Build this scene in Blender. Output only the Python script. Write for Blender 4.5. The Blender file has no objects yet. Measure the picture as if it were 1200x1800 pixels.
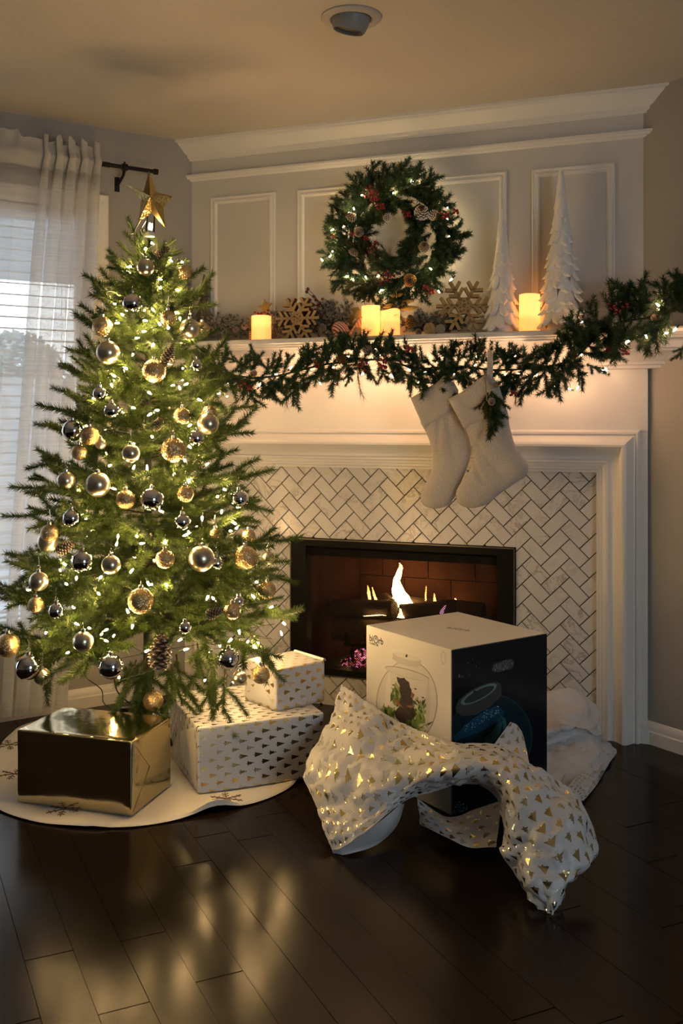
import bpy, bmesh, math, random
import numpy as np
from mathutils import Vector, Matrix, noise as mnoise
from math import pi, sin, cos, radians as RAD

SC = bpy.context.scene
COL = SC.collection
random.seed(7)
RNG = np.random.default_rng(7)

# ------------------------------------------------------------------ camera
CAMP = Vector((1.252, -3.85, 1.197))
YAW = 21.272
cd = bpy.data.cameras.new('camera')
cam = bpy.data.objects.new('camera', cd)
COL.objects.link(cam)
cam.location = CAMP
cam.rotation_euler = (pi / 2, 0, RAD(YAW))
cd.sensor_fit = 'VERTICAL'
cd.sensor_height = 36.0
cd.lens = 35.0
cd.shift_y = -165 / 1800
cd.clip_start = 0.05
SC.camera = cam

# ------------------------------------------------------------------ world: plain overcast sky
W = bpy.data.worlds.new('overcast_sky')
SC.world = W
W.use_nodes = True
wn = W.node_tree
wn.nodes.clear()
wo = wn.nodes.new('ShaderNodeOutputWorld')
wb = wn.nodes.new('ShaderNodeBackground')
wt = wn.nodes.new('ShaderNodeTexCoord')
ws = wn.nodes.new('ShaderNodeSeparateXYZ')
wr = wn.nodes.new('ShaderNodeValToRGB')
wr.color_ramp.elements[0].position = 0.0
wr.color_ramp.elements[0].color = (0.92, 0.96, 1.0, 1)
wr.color_ramp.elements[1].position = 1.0
wr.color_ramp.elements[1].color = (0.70, 0.82, 1.0, 1)
wn.links.new(wt.outputs['Generated'], ws.inputs[0])
wn.links.new(ws.outputs['Z'], wr.inputs[0])
wn.links.new(wr.outputs[0], wb.inputs[0])
SKY = 6.2
wb.inputs[1].default_value = SKY
wn.links.new(wb.outputs[0], wo.inputs[0])

# ------------------------------------------------------------------ exposure and sampling quality
BULB = 740.0       # radiance of the mini bulbs on the tree
BULB_G = 285.0     # of those in the mantel garland
BULB_W = 200.0     # of those in the wreath
vs = SC.view_settings
SC.display_settings.display_device = 'sRGB'
vs.view_transform = 'Standard'
vs.look = 'None'
vs.exposure = 0.0
vs.gamma = 1.0
vs.use_curve_mapping = False
cy = SC.cycles
cy.use_denoising = True
cy.max_bounces = 9
cy.diffuse_bounces = 4
cy.glossy_bounces = 4
cy.transmission_bounces = 6
cy.transparent_max_bounces = 24
cy.sample_clamp_indirect = 4.0
cy.use_light_tree = True
cy.caustics_reflective = False
cy.caustics_refractive = False

# ------------------------------------------------------------------ room frame (metres)
TL, TR, HW, CEIL = RAD(55.0), RAD(35.0), 0.955, 2.412
L0, R0 = Vector((-HW, 0, 0)), Vector((HW, 0, 0))
tl = Vector((-cos(TL), -sin(TL), 0)); nl = Vector((sin(TL), -cos(TL), 0))
tr = Vector((cos(TR), -sin(TR), 0)); nr = Vector((-sin(TR), -cos(TR), 0))
P0 = Vector((-0.3266, 0.8974, 0))
RA, RB = 5.6, 6.0                       # room extents along tl and tr from P0
fw = Vector((-sin(RAD(YAW)), cos(RAD(YAW)), 0)); rt = Vector((cos(RAD(YAW)), sin(RAD(YAW)), 0))
UP = Vector((0, 0, 1))


def ray(u, v):
    return fw + rt * ((u - 600) / 1750) - UP * ((v - 735) / 1750)


def at(u, v, d):            # a measured place: direction and distance in depth
    return CAMP + ray(u, v) * d


def at_y(u, v, y):          # on a plane parallel to the fireplace wall
    d = ray(u, v)
    return CAMP + d * ((y - CAMP.y) / d.y)


def at_z(u, v, z):
    d = ray(u, v)
    return CAMP + d * ((z - CAMP.z) / d.z)


def WL(s, off, z):          # left wall coordinates
    p = L0 + tl * s + nl * off
    return Vector((p.x, p.y, z))


def WR(s, off, z):
    p = R0 + tr * s + nr * off
    return Vector((p.x, p.y, z))


def xl(y):                  # where the side walls cut a depth y
    return -HW + (y / math.tan(TL))


def xr(y):
    return HW - (y / math.tan(TR))


# ------------------------------------------------------------------ mesh building
class MB:
    def __init__(s):
        s.v = []; s.f = []; s.m = []; s.uv = []

    def add(s, vs_, fs, mat=0, uvs=None):
        b = len(s.v)
        s.v.extend([tuple(p) for p in vs_])
        for i, f in enumerate(fs):
            s.f.append(tuple(b + k for k in f))
            s.m.append(mat)
            s.uv.append(uvs[i] if uvs else None)
        return b

    def box(s, lo, hi, mat=0, M=None):
        x0, y0, z0 = lo; x1, y1, z1 = hi
        p = [Vector(c) for c in ((x0, y0, z0), (x1, y0, z0), (x1, y1, z0), (x0, y1, z0), (x0, y0, z1), (x1, y0, z1), (x1, y1, z1), (x0, y1, z1))]
        if M is not None:
            p = [M @ q for q in p]
        s.add(p, [(0, 3, 2, 1), (4, 5, 6, 7), (0, 1, 5, 4), (1, 2, 6, 5), (2, 3, 7, 6), (3, 0, 4, 7)], mat)

    def hexa(s, p, mat=0):   # eight corners: bottom ring, top ring
        s.add(p, [(0, 3, 2, 1), (4, 5, 6, 7), (0, 1, 5, 4), (1, 2, 6, 5), (2, 3, 7, 6), (3, 0, 4, 7)], mat)

    def tube(s, pts, rad, n=8, mat=0, caps=True):
        pts = [Vector(p) for p in pts]
        if not hasattr(rad, '__len__'):
            rad = [rad] * len(pts)
        rings = []
        ref = None
        for i, p in enumerate(pts):
            a = pts[max(i - 1, 0)]; b = pts[min(i + 1, len(pts) - 1)]
            t = (b - a)
            if t.length < 1e-9:
                t = Vector((0, 0, 1))
            t.normalize()
            if ref is None:
                ref = t.orthogonal().normalized()
            else:
                ref = (ref - t * ref.dot(t))
                if ref.length < 1e-6:
                    ref = t.orthogonal()
                ref.normalize()
            bn = t.cross(ref)
            rings.append([p + (ref * cos(2 * pi * k / n) + bn * sin(2 * pi * k / n)) * rad[i] for k in range(n)])
        vs_ = [q for r_ in rings for q in r_]
        fs = []
        for i in range(len(pts) - 1):
            for k in range(n):
                k2 = (k + 1) % n
                fs.append((i * n + k, i * n + k2, (i + 1) * n + k2, (i + 1) * n + k))
        if caps:
            fs.append(tuple(range(n - 1, -1, -1)))
            fs.append(tuple((len(pts) - 1) * n + k for k in range(n)))
        s.add(vs_, fs, mat)

    def lathe(s, prof, n=24, mat=0, M=None, lobes=None):
        vs_ = []
        for j, (r_, z_) in enumerate(prof):
            for k in range(n):
                a = 2 * pi * k / n
                rr = r_ * (lobes(a, j) if lobes else 1)
                q = Vector((rr * cos(a), rr * sin(a), z_))
                vs_.append(M @ q if M is not None else q)
        fs = []
        for j in range(len(prof) - 1):
            for k in range(n):
                k2 = (k + 1) % n
                fs.append((j * n + k, j * n + k2, (j + 1) * n + k2, (j + 1) * n + k))
        if prof[0][0] > 1e-6:
            fs.append(tuple(range(n - 1, -1, -1)))
        if prof[-1][0] > 1e-6:
            fs.append(tuple((len(prof) - 1) * n + k for k in range(n)))
        s.add(vs_, fs, mat)

    def prism(s, poly, z0, z1, M, mat=0):     # polygon in a local plane, extruded along local z
        n = len(poly)
        area = sum(poly[i][0] * poly[(i + 1) % n][1] - poly[(i + 1) % n][0] * poly[i][1] for i in range(n))
        if area < 0:
            poly = poly[::-1]
        vs_ = [M @ Vector((x, y, z0)) for x, y in poly] + [M @ Vector((x, y, z1)) for x, y in poly]
        fs = [tuple(range(n - 1, -1, -1)), tuple(range(n, 2 * n))] + [(i, (i + 1) % n, n + (i + 1) % n, n + i) for i in range(n)]
        s.add(vs_, fs, mat)

    def grid(s, rows, mat=0, uvf=None, flip=False):
        nr_, nc = len(rows), len(rows[0])
        vs_ = [p for r_ in rows for p in r_]
        fs, uvs = [], []
        for i in range(nr_ - 1):
            for j in range(nc - 1):
                q = [(i, j), (i, j + 1), (i + 1, j + 1), (i + 1, j)]
                if flip:
                    q = q[::-1]
                fs.append(tuple(a * nc + b for a, b in q))
                if uvf:
                    uvs.append([uvf(a, b) for a, b in q])
        s.add(vs_, fs, mat, uvs if uvf else None)

    def mesh(s, name, mats, smooth=True, angle=40):
        me = bpy.data.meshes.new(name)
        me.from_pydata(s.v, [], s.f)
        for m in (mats if isinstance(mats, (list, tuple)) else [mats]):
            me.materials.append(m)
        if any(s.m):
            me.polygons.foreach_set('material_index', s.m)
        if any(u is not None for u in s.uv):
            ul = me.uv_layers.new(name='UVMap')
            dat = []
            for f, u in zip(s.f, s.uv):
                dat.extend(u if u is not None else [(0, 0)] * len(f))
            ul.data.foreach_set('uv', [c for q in dat for c in q])
        if smooth:
            me.shade_smooth()
            me.set_sharp_from_angle(angle=RAD(angle))
        me.update()
        return me

    def build(s, name, mats, parent=None, smooth=True, angle=40):
        return link(name, s.mesh(name, mats, smooth, angle), parent)


def wmat(o):
    return o.matrix_basis.copy() if o.parent is None else wmat(o.parent) @ o.matrix_parent_inverse @ o.matrix_basis


def link(name, me, parent=None, M=None):     # M: the place in the world
    o = bpy.data.objects.new(name, me)
    COL.objects.link(o)
    if parent is not None:
        o.parent = parent
        o.matrix_parent_inverse = wmat(parent).inverted()
    if M is not None:
        o.matrix_basis = M
    return o


def thing(name, label, cat, loc=(0, 0, 0), group=None):
    o = bpy.data.objects.new(name, None)
    o.empty_display_size = 0.05
    COL.objects.link(o)
    o.location = loc
    return tag(o, label, cat, group)


def tag(o, label, cat, group=None):
    o['label'] = label
    o['category'] = cat
    if group:
        o['group'] = group
    return o


def struct(o):
    o['kind'] = 'structure'
    return o


def stuff(o):
    o['kind'] = 'stuff'
    return o


def frame(o, x, y, z):       # matrix from origin and three axes
    return Matrix(((x[0], y[0], z[0], o[0]), (x[1], y[1], z[1], o[1]), (x[2], y[2], z[2], o[2]), (0, 0, 0, 1)))


def cr(ps, n):               # Catmull-Rom through points, n samples per span
    ps = [Vector(p) for p in ps]
    ps = [ps[0] * 2 - ps[1]] + ps + [ps[-1] * 2 - ps[-2]]
    out = []
    for i in range(1, len(ps) - 2):
        a, b, c, d = ps[i - 1:i + 3]
        for k in range(n):
            t = k / n
            out.append(0.5 * ((2 * b) + (c - a) * t + (2 * a - 5 * b + 4 * c - d) * t * t + (3 * b - a - 3 * c + d) * t ** 3))
    out.append(ps[-2].copy())
    return out


# ------------------------------------------------------------------ materials
class NT:
    def __init__(s, name):
        s.mat = bpy.data.materials.new(name)
        s.mat.use_nodes = True
        s.t = s.mat.node_tree
        s.t.nodes.clear()
        s.out = s.t.nodes.new('ShaderNodeOutputMaterial')

    def n(s, typ, **kw):
        nd = s.t.nodes.new('ShaderNode' + typ)
        for k, v in kw.items():
            setattr(nd, k, v)
        return nd

    def set(s, sock, val):
        if hasattr(val, 'is_output') or isinstance(val, bpy.types.NodeSocket):
            s.t.links.new(val, sock)
        elif isinstance(val, (tuple, list)) and len(val) == 3 and sock.type == 'RGBA':
            sock.default_value = (*val, 1)
        else:
            sock.default_value = val

    def m(s, op, a, b=None, c=None):
        nd = s.n('Math', operation=op)
        for i, x in enumerate((a, b, c)):
            if x is not None:
                s.set(nd.inputs[i], x)
        return nd.outputs[0]

    def mix(s, f, a, b, kind='MIX'):
        nd = s.n('Mix', data_type='RGBA', blend_type=kind)
        s.set(nd.inputs[0], f); s.set(nd.inputs[6], a); s.set(nd.inputs[7], b)
        return nd.outputs[2]

    def ramp(s, f, stops):
        nd = s.n('ValToRGB')
        el = nd.color_ramp.elements
        while len(el) < len(stops):
            el.new(0.5)
        for e, (p, c) in zip(el, stops):
            e.position = p
            e.color = (*c, 1) if len(c) == 3 else c
        s.set(nd.inputs[0], f)
        return nd.outputs[0]

    def noise(s, vec, scale, detail=3, rough=0.5, dist=0.0):
        nd = s.n('TexNoise')
        nd.inputs['Scale'].default_value = scale
        nd.inputs['Detail'].default_value = detail
        nd.inputs['Roughness'].default_value = rough
        nd.inputs['Distortion'].default_value = dist
        if vec is not None:
            s.set(nd.inputs['Vector'], vec)
        return nd.outputs['Fac']

    def bump(s, h, strength, dist):
        nd = s.n('Bump')
        nd.inputs['Strength'].default_value = strength
        nd.inputs['Distance'].default_value = dist
        s.set(nd.inputs['Height'], h)
        return nd.outputs[0]

    def pos(s):
        return s.n('NewGeometry').outputs['Position']

    def obj(s):
        return s.n('TexCoord').outputs['Object']

    def rnd(s):
        return s.n('ObjectInfo').outputs['Random']

    def bsdf(s, color, rough=0.5, metal=0.0, normal=None, **kw):
        p = s.n('BsdfPrincipled')
        s.set(p.inputs['Base Color'], color)
        s.set(p.inputs['Roughness'], rough)
        s.set(p.inputs['Metallic'], metal)
        if normal is not None:
            s.set(p.inputs['Normal'], normal)
        for k, v in kw.items():
            s.set(p.inputs[k.replace('_', ' ')], v)
        return p.outputs[0]

    def done(s, shader):
        s.t.links.new(shader, s.out.inputs[0])
        return s.mat


def simple(name, color, rough=0.5, metal=0.0, var=0.0, vscale=30.0, bump=0.0, bscale=200.0, bdist=0.001, **kw):
    t = NT(name)
    c = color
    if var:
        f = t.noise(t.obj(), vscale, 4)
        c = t.ramp(f, [(0.3, tuple(x * (1 - var) for x in color)), (0.7, tuple(min(1, x * (1 + var)) for x in color))])
    nrm = t.bump(t.noise(t.obj(), bscale, 3), bump, bdist) if bump else None
    return t.done(t.bsdf(c, rough, metal, nrm, **kw))


def emitter(name, color, strength, sample=True):
    t = NT(name)
    e = t.n('Emission')
    e.inputs[0].default_value = (*color, 1)
    e.inputs[1].default_value = strength
    m = t.done(e.outputs[0])
    m.cycles.emission_sampling = 'FRONT' if sample else 'NONE'
    return m


M = {}
M['trim'] = simple('white_trim_paint', (0.74, 0.73, 0.71), 0.3, bump=0.08, bscale=60)
M['panel'] = simple('white_panel_paint', (0.58, 0.57, 0.55), 0.42, bump=0.10, bscale=90)
M['wall'] = simple('greige_wall_paint', (0.33, 0.32, 0.305), 0.6, bump=0.5, bscale=110, bdist=0.002)
M['ceiling'] = simple('ceiling_paint', (0.56, 0.52, 0.475), 0.85, bump=0.5, bscale=55, bdist=0.004)
M['grout'] = simple('dark_grout', (0.028, 0.024, 0.02), 0.9)
M['black_metal'] = simple('black_metal', (0.006, 0.006, 0.0065), 0.5, 0.0, Specular_IOR_Level=0.12)
M['iron'] = simple('black_iron', (0.02, 0.018, 0.016), 0.6, 0.5, bump=0.3, bscale=80)
M['chrome'] = simple('bauble_cap_metal', (0.6, 0.58, 0.52), 0.25, 1.0)
M['gunmetal'] = simple('gunmetal_rod', (0.012, 0.012, 0.014), 0.4, 0.5)


def mk_tile():
    t = NT('veined_marble_tile')
    off = t.n('CombineXYZ')
    r_ = t.rnd()
    t.set(off.inputs[0], t.m('MULTIPLY', r_, 37.0)); t.set(off.inputs[1], t.m('MULTIPLY', r_, 91.0)); t.set(off.inputs[2], t.m('MULTIPLY', r_, 13.0))
    va = t.n('VectorMath', operation='ADD')
    t.set(va.inputs[0], t.pos()); t.set(va.inputs[1], off.outputs[0])
    n1 = t.noise(va.outputs[0], 9.0, 6, 0.65, 1.6)
    vein = t.ramp(t.m('ABSOLUTE', t.m('SUBTRACT', n1, 0.5)), [(0.0, (1, 1, 1)), (0.012, (0.55, 0.55, 0.55)), (0.045, (0, 0, 0))])
    mask = t.ramp(t.noise(va.outputs[0], 5.0, 2), [(0.45, (0, 0, 0)), (0.62, (1, 1, 1))])
    base = t.mix(t.noise(va.outputs[0], 4.0, 3), (0.70, 0.685, 0.66), (0.60, 0.585, 0.56))
    f = t.m('MULTIPLY', vein, mask)
    c = t.mix(t.m('MULTIPLY', f, 0.75), base, (0.25, 0.21, 0.16))
    return t.done(t.bsdf(c, 0.22))


M['tile'] = mk_tile()


def mk_floor():
    t = NT('dark_walnut_floor')
    mp = t.n('Mapping')
    t.set(mp.inputs[0], t.pos())
    mp.inputs['Rotation'].default_value = (0, 0, RAD(43.4))
    mp.inputs['Scale'].default_value = (2.2, 26.0, 1.0)
    off = t.n('VectorMath', operation='ADD')
    cx = t.n('CombineXYZ')
    t.set(cx.inputs[0], t.m('MULTIPLY', t.rnd(), 50.0)); t.set(cx.inputs[1], t.m('MULTIPLY', t.rnd(), 17.0))
    t.set(off.inputs[0], mp.outputs[0]); t.set(off.inputs[1], cx.outputs[0])
    g = t.noise(off.outputs[0], 2.0, 6, 0.6, 0.4)
    c = t.mix(g, (0.006, 0.0034, 0.0020), (0.017, 0.0092, 0.0048))
    c = t.mix(t.m('MULTIPLY', t.rnd(), 0.5), c, (0.010, 0.0055, 0.003))
    hand = t.noise(t.pos(), 7.0, 2, 0.4)
    h = t.m('ADD', t.m('MULTIPLY', hand, 1.0), t.m('MULTIPLY', g, 0.06))
    rough = t.m('ADD', 0.13, t.m('MULTIPLY', t.noise(t.pos(), 5.0, 3), 0.14))
    return t.done(t.bsdf(c, rough, 0, t.bump(h, 0.10, 0.010), Specular_IOR_Level=0.13))


M['floor'] = mk_floor()


def mk_needle(name, dark, lite, frost=None):
    t = NT(name)
    c = t.mix(t.noise(t.pos(), 45.0, 2), dark, lite)
    if frost:
        c = t.mix(t.ramp(t.noise(t.pos(), 90.0, 2), [(0.42, (0, 0, 0)), (0.55, (1, 1, 1))]), c, frost)
    b = t.bsdf(c, 0.42)
    tr_ = t.n('BsdfTranslucent')
    t.set(tr_.inputs[0], c)
    mx = t.n('MixShader')
    mx.inputs[0].default_value = 0.25
    t.t.links.new(b, mx.inputs[1]); t.t.links.new(tr_.outputs[0], mx.inputs[2])
    return t.done(mx.outputs[0])


M['needle'] = mk_needle('tree_needles', (0.036, 0.078, 0.016), (0.105, 0.155, 0.028))
M['needle_g'] = mk_needle('garland_needles', (0.025, 0.066, 0.026), (0.070, 0.120, 0.045))
M['needle_o'] = mk_needle('olive_needles', (0.045, 0.060, 0.018), (0.10, 0.105, 0.035))
M['needle_f'] = mk_needle('flocked_needles', (0.05, 0.06, 0.045), (0.12, 0.12, 0.09), (0.50, 0.47, 0.42))
M['stem'] = simple('brown_twig', (0.045, 0.026, 0.014), 0.8)
M['trunk'] = simple('green_trunk_wrap', (0.022, 0.035, 0.014), 0.7, bump=0.5, bscale=60)
M['bulb_t'] = emitter('lit_bulb', (1.0, 0.62, 0.25), BULB)
M['bulb_g'] = emitter('lit_bulb_garland', (1.0, 0.55, 0.29), BULB_G)
M['bulb_w'] = emitter('lit_bulb_wreath', (1.0, 0.70, 0.34), BULB_W)
M['socket'] = simple('green_socket', (0.015, 0.04, 0.015), 0.5)
M['wire'] = simple('dark_green_wire', (0.012, 0.022, 0.012), 0.5)
M['black'] = simple('black_plastic', (0.01, 0.01, 0.01), 0.45)
M['silver'] = simple('mirror_silver', (0.80, 0.80, 0.82), 0.03, 1.0)
M['matte_gold'] = simple('satin_champagne', (0.66, 0.61, 0.48), 0.28, 0.95)


def mk_glitter(name, col, scale=900.0, amp=1.3, rough=0.28):
    t = NT(name)
    v = t.n('TexVoronoi')
    v.inputs['Scale'].default_value = scale
    t.set(v.inputs['Vector'], t.obj())
    sub = t.n('VectorMath', operation='SUBTRACT')
    t.set(sub.inputs[0], v.outputs['Color']); sub.inputs[1].default_value = (0.5, 0.5, 0.5)
    sc_ = t.n('VectorMath', operation='SCALE')
    t.set(sc_.inputs[0], sub.outputs[0]); sc_.inputs['Scale'].default_value = amp
    ad = t.n('VectorMath', operation='ADD')
    t.set(ad.inputs[0], t.n('NewGeometry').outputs['Normal']); t.set(ad.inputs[1], sc_.outputs[0])
    nm = t.n('VectorMath', operation='NORMALIZE')
    t.set(nm.inputs[0], ad.outputs[0])
    bw = t.n('SeparateXYZ'); t.set(bw.inputs[0], v.outputs['Color'])
    c = t.mix(bw.outputs[0], tuple(x * 0.6 for x in col), col)
    return t.done(t.bsdf(c, rough, 0.9, nm.outputs[0]))


M['glitter'] = mk_glitter('gold_glitter', (0.86, 0.64, 0.32), 32.0, 0.9, 0.26)
M['star'] = mk_glitter('star_glitter', (0.62, 0.46, 0.18), 380.0, 0.6, 0.3)
M['star_edge'] = simple('star_smooth_gold', (0.40, 0.30, 0.11), 0.34, 1.0)
M['cone'] = simple('pinecone_scale', (0.075, 0.040, 0.020), 0.65, var=0.4, vscale=90)
M['cone_tip'] = simple('pale_cone_tip', (0.42, 0.36, 0.29), 0.7)
M['cone_snow'] = simple('snowy_cone_tip', (0.72, 0.70, 0.68), 0.8)
M['cone_gold'] = simple('gilded_cone_tip', (0.55, 0.33, 0.10), 0.35, 0.8)
M['berry'] = simple('red_berry', (0.22, 0.012, 0.014), 0.28)
M['gold_foil'] = simple('gold_foil', (0.76, 0.66, 0.40), 0.11, 1.0, bump=0.25, bscale=9, bdist=0.006)
M['felt'] = simple('white_felt', (0.70, 0.675, 0.63), 0.95, bump=0.7, bscale=420, bdist=0.002, var=0.06, vscale=300)
M['embroidery'] = simple('brown_thread', (0.15, 0.105, 0.06), 0.8)
M['fleece'] = simple('cream_fleece', (0.54, 0.49, 0.45), 1.0, bump=1.0, bscale=330, bdist=0.004, var=0.13, vscale=260, Sheen_Weight=0.5)
M['ceramic'] = simple('white_ceramic', (0.80, 0.79, 0.78), 0.4, bump=0.35, bscale=130, bdist=0.0015)
M['tin'] = simple('weathered_tin', (0.13, 0.115, 0.09), 0.5, 0.6, var=0.35, vscale=40)
M['wood_face'] = simple('pale_snowflake_wood', (0.36, 0.235, 0.10), 0.6, var=0.2, vscale=25)
M['wood_side'] = simple('dark_snowflake_side', (0.085, 0.045, 0.02), 0.6, var=0.3, vscale=30)
M['twine'] = simple('jute_twine', (0.30, 0.21, 0.11), 0.9)
M['gold_ribbon'] = simple('gold_ribbon', (0.48, 0.33, 0.11), 0.4, 0.4)
M['burlap'] = simple('cream_striped_cloth', (0.55, 0.42, 0.27), 0.9, var=0.2, vscale=120)
M['leaf_gold'] = simple('gold_leaf', (0.45, 0.30, 0.08), 0.4, 0.5, var=0.25, vscale=60)


def mk_candle():
    t = NT('glowing_wax')
    sp = t.n('SeparateXYZ'); t.set(sp.inputs[0], t.obj())
    g = t.ramp(sp.outputs[2], [(0.0, (1.0, 0.30, 0.05)), (0.048, (1.0, 0.31, 0.055)), (0.066, (1.0, 0.34, 0.07)), (0.095, (1.0, 0.34, 0.075))])
    st = t.ramp(sp.outputs[2], [(0.0, (0.62,) * 3), (0.045, (0.68,) * 3), (0.068, (0.92,) * 3), (0.1, (0.90,) * 3)])
    p = t.n('BsdfPrincipled')
    p.inputs['Base Color'].default_value = (0.75, 0.62, 0.42, 1)
    p.inputs['Roughness'].default_value = 0.45
    t.set(p.inputs['Emission Color'], g)
    t.set(p.inputs['Emission Strength'], t.m('MULTIPLY', st, 2.5))
    return t.done(p.outputs[0])


M['wax'] = mk_candle()


def mk_stripe(name, a, b, scale, axis=0):
    t = NT(name)
    sp = t.n('SeparateXYZ'); t.set(sp.inputs[0], t.obj())
    w = t.m('FRACT', t.m('MULTIPLY', sp.outputs[axis], scale))
    return t.done(t.bsdf(t.mix(t.m('GREATER_THAN', w, 0.5), a, b), 0.6))


M['red_stripe'] = mk_stripe('red_white_stripe', (0.34, 0.03, 0.03), (0.66, 0.56, 0.46), 105.0, 2)
M['pink_stripe'] = mk_stripe('faded_red_stripe', (0.45, 0.20, 0.14), (0.60, 0.48, 0.36), 120.0, 0)
M['red_cloth'] = simple('red_fabric', (0.26, 0.025, 0.02), 0.8, var=0.4, vscale=80)


def mk_sheer():
    t = NT('sheer_linen')
    sp = t.n('SeparateXYZ'); t.set(sp.inputs[0], t.pos())
    slub = t.noise(None, 1.0)
    mp = t.n('Mapping'); t.set(mp.inputs[0], t.pos()); mp.inputs['Scale'].default_value = (6, 6, 260)
    sl = t.noise(mp.outputs[0], 1.0, 3)
    f = t.m('ADD', 0.44, t.m('MULTIPLY', sl, 0.26))
    tp = t.n('BsdfTransparent')
    df = t.n('BsdfDiffuse'); df.inputs[0].default_value = (0.86, 0.87, 0.88, 1)
    tl_ = t.n('BsdfTranslucent'); tl_.inputs[0].default_value = (0.92, 0.93, 0.94, 1)
    m1 = t.n('MixShader'); m1.inputs[0].default_value = 0.66
    t.t.links.new(df.outputs[0], m1.inputs[1]); t.t.links.new(tl_.outputs[0], m1.inputs[2])
    m2 = t.n('MixShader'); t.set(m2.inputs[0], f)
    t.t.links.new(tp.outputs[0], m2.inputs[1]); t.t.links.new(m1.outputs[0], m2.inputs[2])
    return t.done(m2.outputs[0])


M['sheer'] = mk_sheer()
M['blind'] = simple('white_blind_slat', (0.84, 0.85, 0.87), 0.4)


def mk_glass(name, tint=(1, 1, 1), rough=0.0):
    t = NT(name)
    g = t.n('BsdfGlass'); g.inputs[0].default_value = (*tint, 1); g.inputs['Roughness'].default_value = rough; g.inputs['IOR'].default_value = 1.45
    return t.done(g.outputs[0])


def mk_pane():
    t = NT('window_glass')
    tp = t.n('BsdfTransparent'); tp.inputs[0].default_value = (0.93, 0.95, 0.95, 1)
    gl = t.n('BsdfGlossy'); gl.inputs['Roughness'].default_value = 0.02
    fr = t.n('Fresnel'); fr.inputs[0].default_value = 1.45
    mx = t.n('MixShader'); t.set(mx.inputs[0], fr.outputs[0])
    t.t.links.new(tp.outputs[0], mx.inputs[1]); t.t.links.new(gl.outputs[0], mx.inputs[2])
    return t.done(mx.outputs[0])


M['pane'] = mk_pane()
M['clear'] = mk_pane()


def mk_print(name, paper, foil, rough, cw, ch, metal=1.0, plain_back=True, foil2=None):
    """white wrapping paper printed with rows of small foil fir trees whose tips point along +U (UV in metres)"""
    t = NT(name)
    uv = t.n('UVMap').outputs[0]
    sp = t.n('SeparateXYZ'); t.set(sp.inputs[0], uv)
    U = t.m('DIVIDE', sp.outputs[0], cw); V = t.m('DIVIDE', sp.outputs[1], ch)
    row = t.m('FLOOR', V)
    U2 = t.m('ADD', U, t.m('MULTIPLY', t.m('FLOORED_MODULO', row, 2.0), 0.5))
    colm = t.m('FLOOR', U2)
    cu = t.m('FRACT', U2); cv = t.m('ABSOLUTE', t.m('SUBTRACT', t.m('FRACT', V), 0.5))
    cb = t.n('CombineXYZ'); t.set(cb.inputs[0], colm); t.set(cb.inputs[1], row)
    wn_ = t.n('TexWhiteNoise', noise_dimensions='2D'); t.set(wn_.inputs['Vector'], cb.outputs[0])
    rv = wn_.outputs['Value']
    T = t.m('DIVIDE', t.m('SUBTRACT', cu, 0.24), 0.56)
    saw = t.m('FRACT', t.m('MULTIPLY', T, 3.0))
    jag = t.m('GREATER_THAN', rv, 0.4)
    hw = t.m('MULTIPLY', t.m('SUBTRACT', 1.0, T), 0.34)
    hw = t.m('SUBTRACT', hw, t.m('MULTIPLY', t.m('MULTIPLY', jag, saw), 0.10))
    body = t.m('MULTIPLY', t.m('LESS_THAN', cv, hw), t.m('MULTIPLY', t.m('GREATER_THAN', T, 0.0), t.m('LESS_THAN', T, 1.0)))
    strp = t.m('MULTIPLY', t.m('GREATER_THAN', rv, 0.78), t.m('GREATER_THAN', t.m('FRACT', t.m('MULTIPLY', T, 6.0)), 0.5))
    body = t.m('MULTIPLY', body, t.m('SUBTRACT', 1.0, strp))
    trunk = t.m('MULTIPLY', t.m('LESS_THAN', cv, 0.045), t.m('MULTIPLY', t.m('GREATER_THAN', T, -0.16), t.m('LESS_THAN', T, 0.02)))
    mask = t.m('MINIMUM', t.m('ADD', body, trunk), 1.0)
    if plain_back:
        mask = t.m('MULTIPLY', mask, t.m('SUBTRACT', 1.0, t.n('NewGeometry').outputs['Backfacing']))
    pa = t.bsdf(paper, 0.42, 0, t.bump(t.noise(t.obj(), 60, 2), 0.08, 0.002))
    fc = t.mix(rv, foil, foil2) if foil2 else foil
    fo = t.bsdf(fc, rough, metal)
    mx = t.n('MixShader'); t.set(mx.inputs[0], mask)
    t.t.links.new(pa, mx.inputs[1]); t.t.links.new(fo, mx.inputs[2])
    return t.done(mx.outputs[0])


M['print_l'] = mk_print('gold_tree_gift_paper', (0.66, 0.66, 0.66), (0.60, 0.45, 0.18), 0.20, 0.050, 0.0245, plain_back=False)
M['print_s'] = mk_print('small_gift_paper', (0.66, 0.65, 0.64), (0.66, 0.47, 0.17), 0.28, 0.046, 0.026, plain_back=False)
M['print_p'] = mk_print('crumpled_foil_paper', (0.58, 0.585, 0.60), (0.70, 0.52, 0.20), 0.20, 0.040, 0.026, foil2=(0.46, 0.56, 0.44))
M['card_white'] = simple('white_carton', (0.84, 0.82, 0.79), 0.35)
M['card_black'] = simple('glossy_black_carton', (0.006, 0.008, 0.013), 0.16)


def flat(name, c, r_=0.35):
    return simple(name, c, r_)


# ================================================================== ROOM SHELL
# floor: slab with planks laid on the diagonal
mb = MB()
q = [P0, P0 + tr * RB, P0 + tr * RB + tl * RA, P0 + tl * RA]
mb.hexa([Vector((p.x, p.y, -0.05)) for p in q[::-1]] + [Vector((p.x, p.y, -0.012)) for p in q[::-1]])
floor = struct(mb.build('floor', M['grout'], smooth=False))
PT = Vector((cos(RAD(-43.4)), sin(RAD(-43.4)), 0)); PN = Vector((0.6871, 0.7266, 0))


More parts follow.
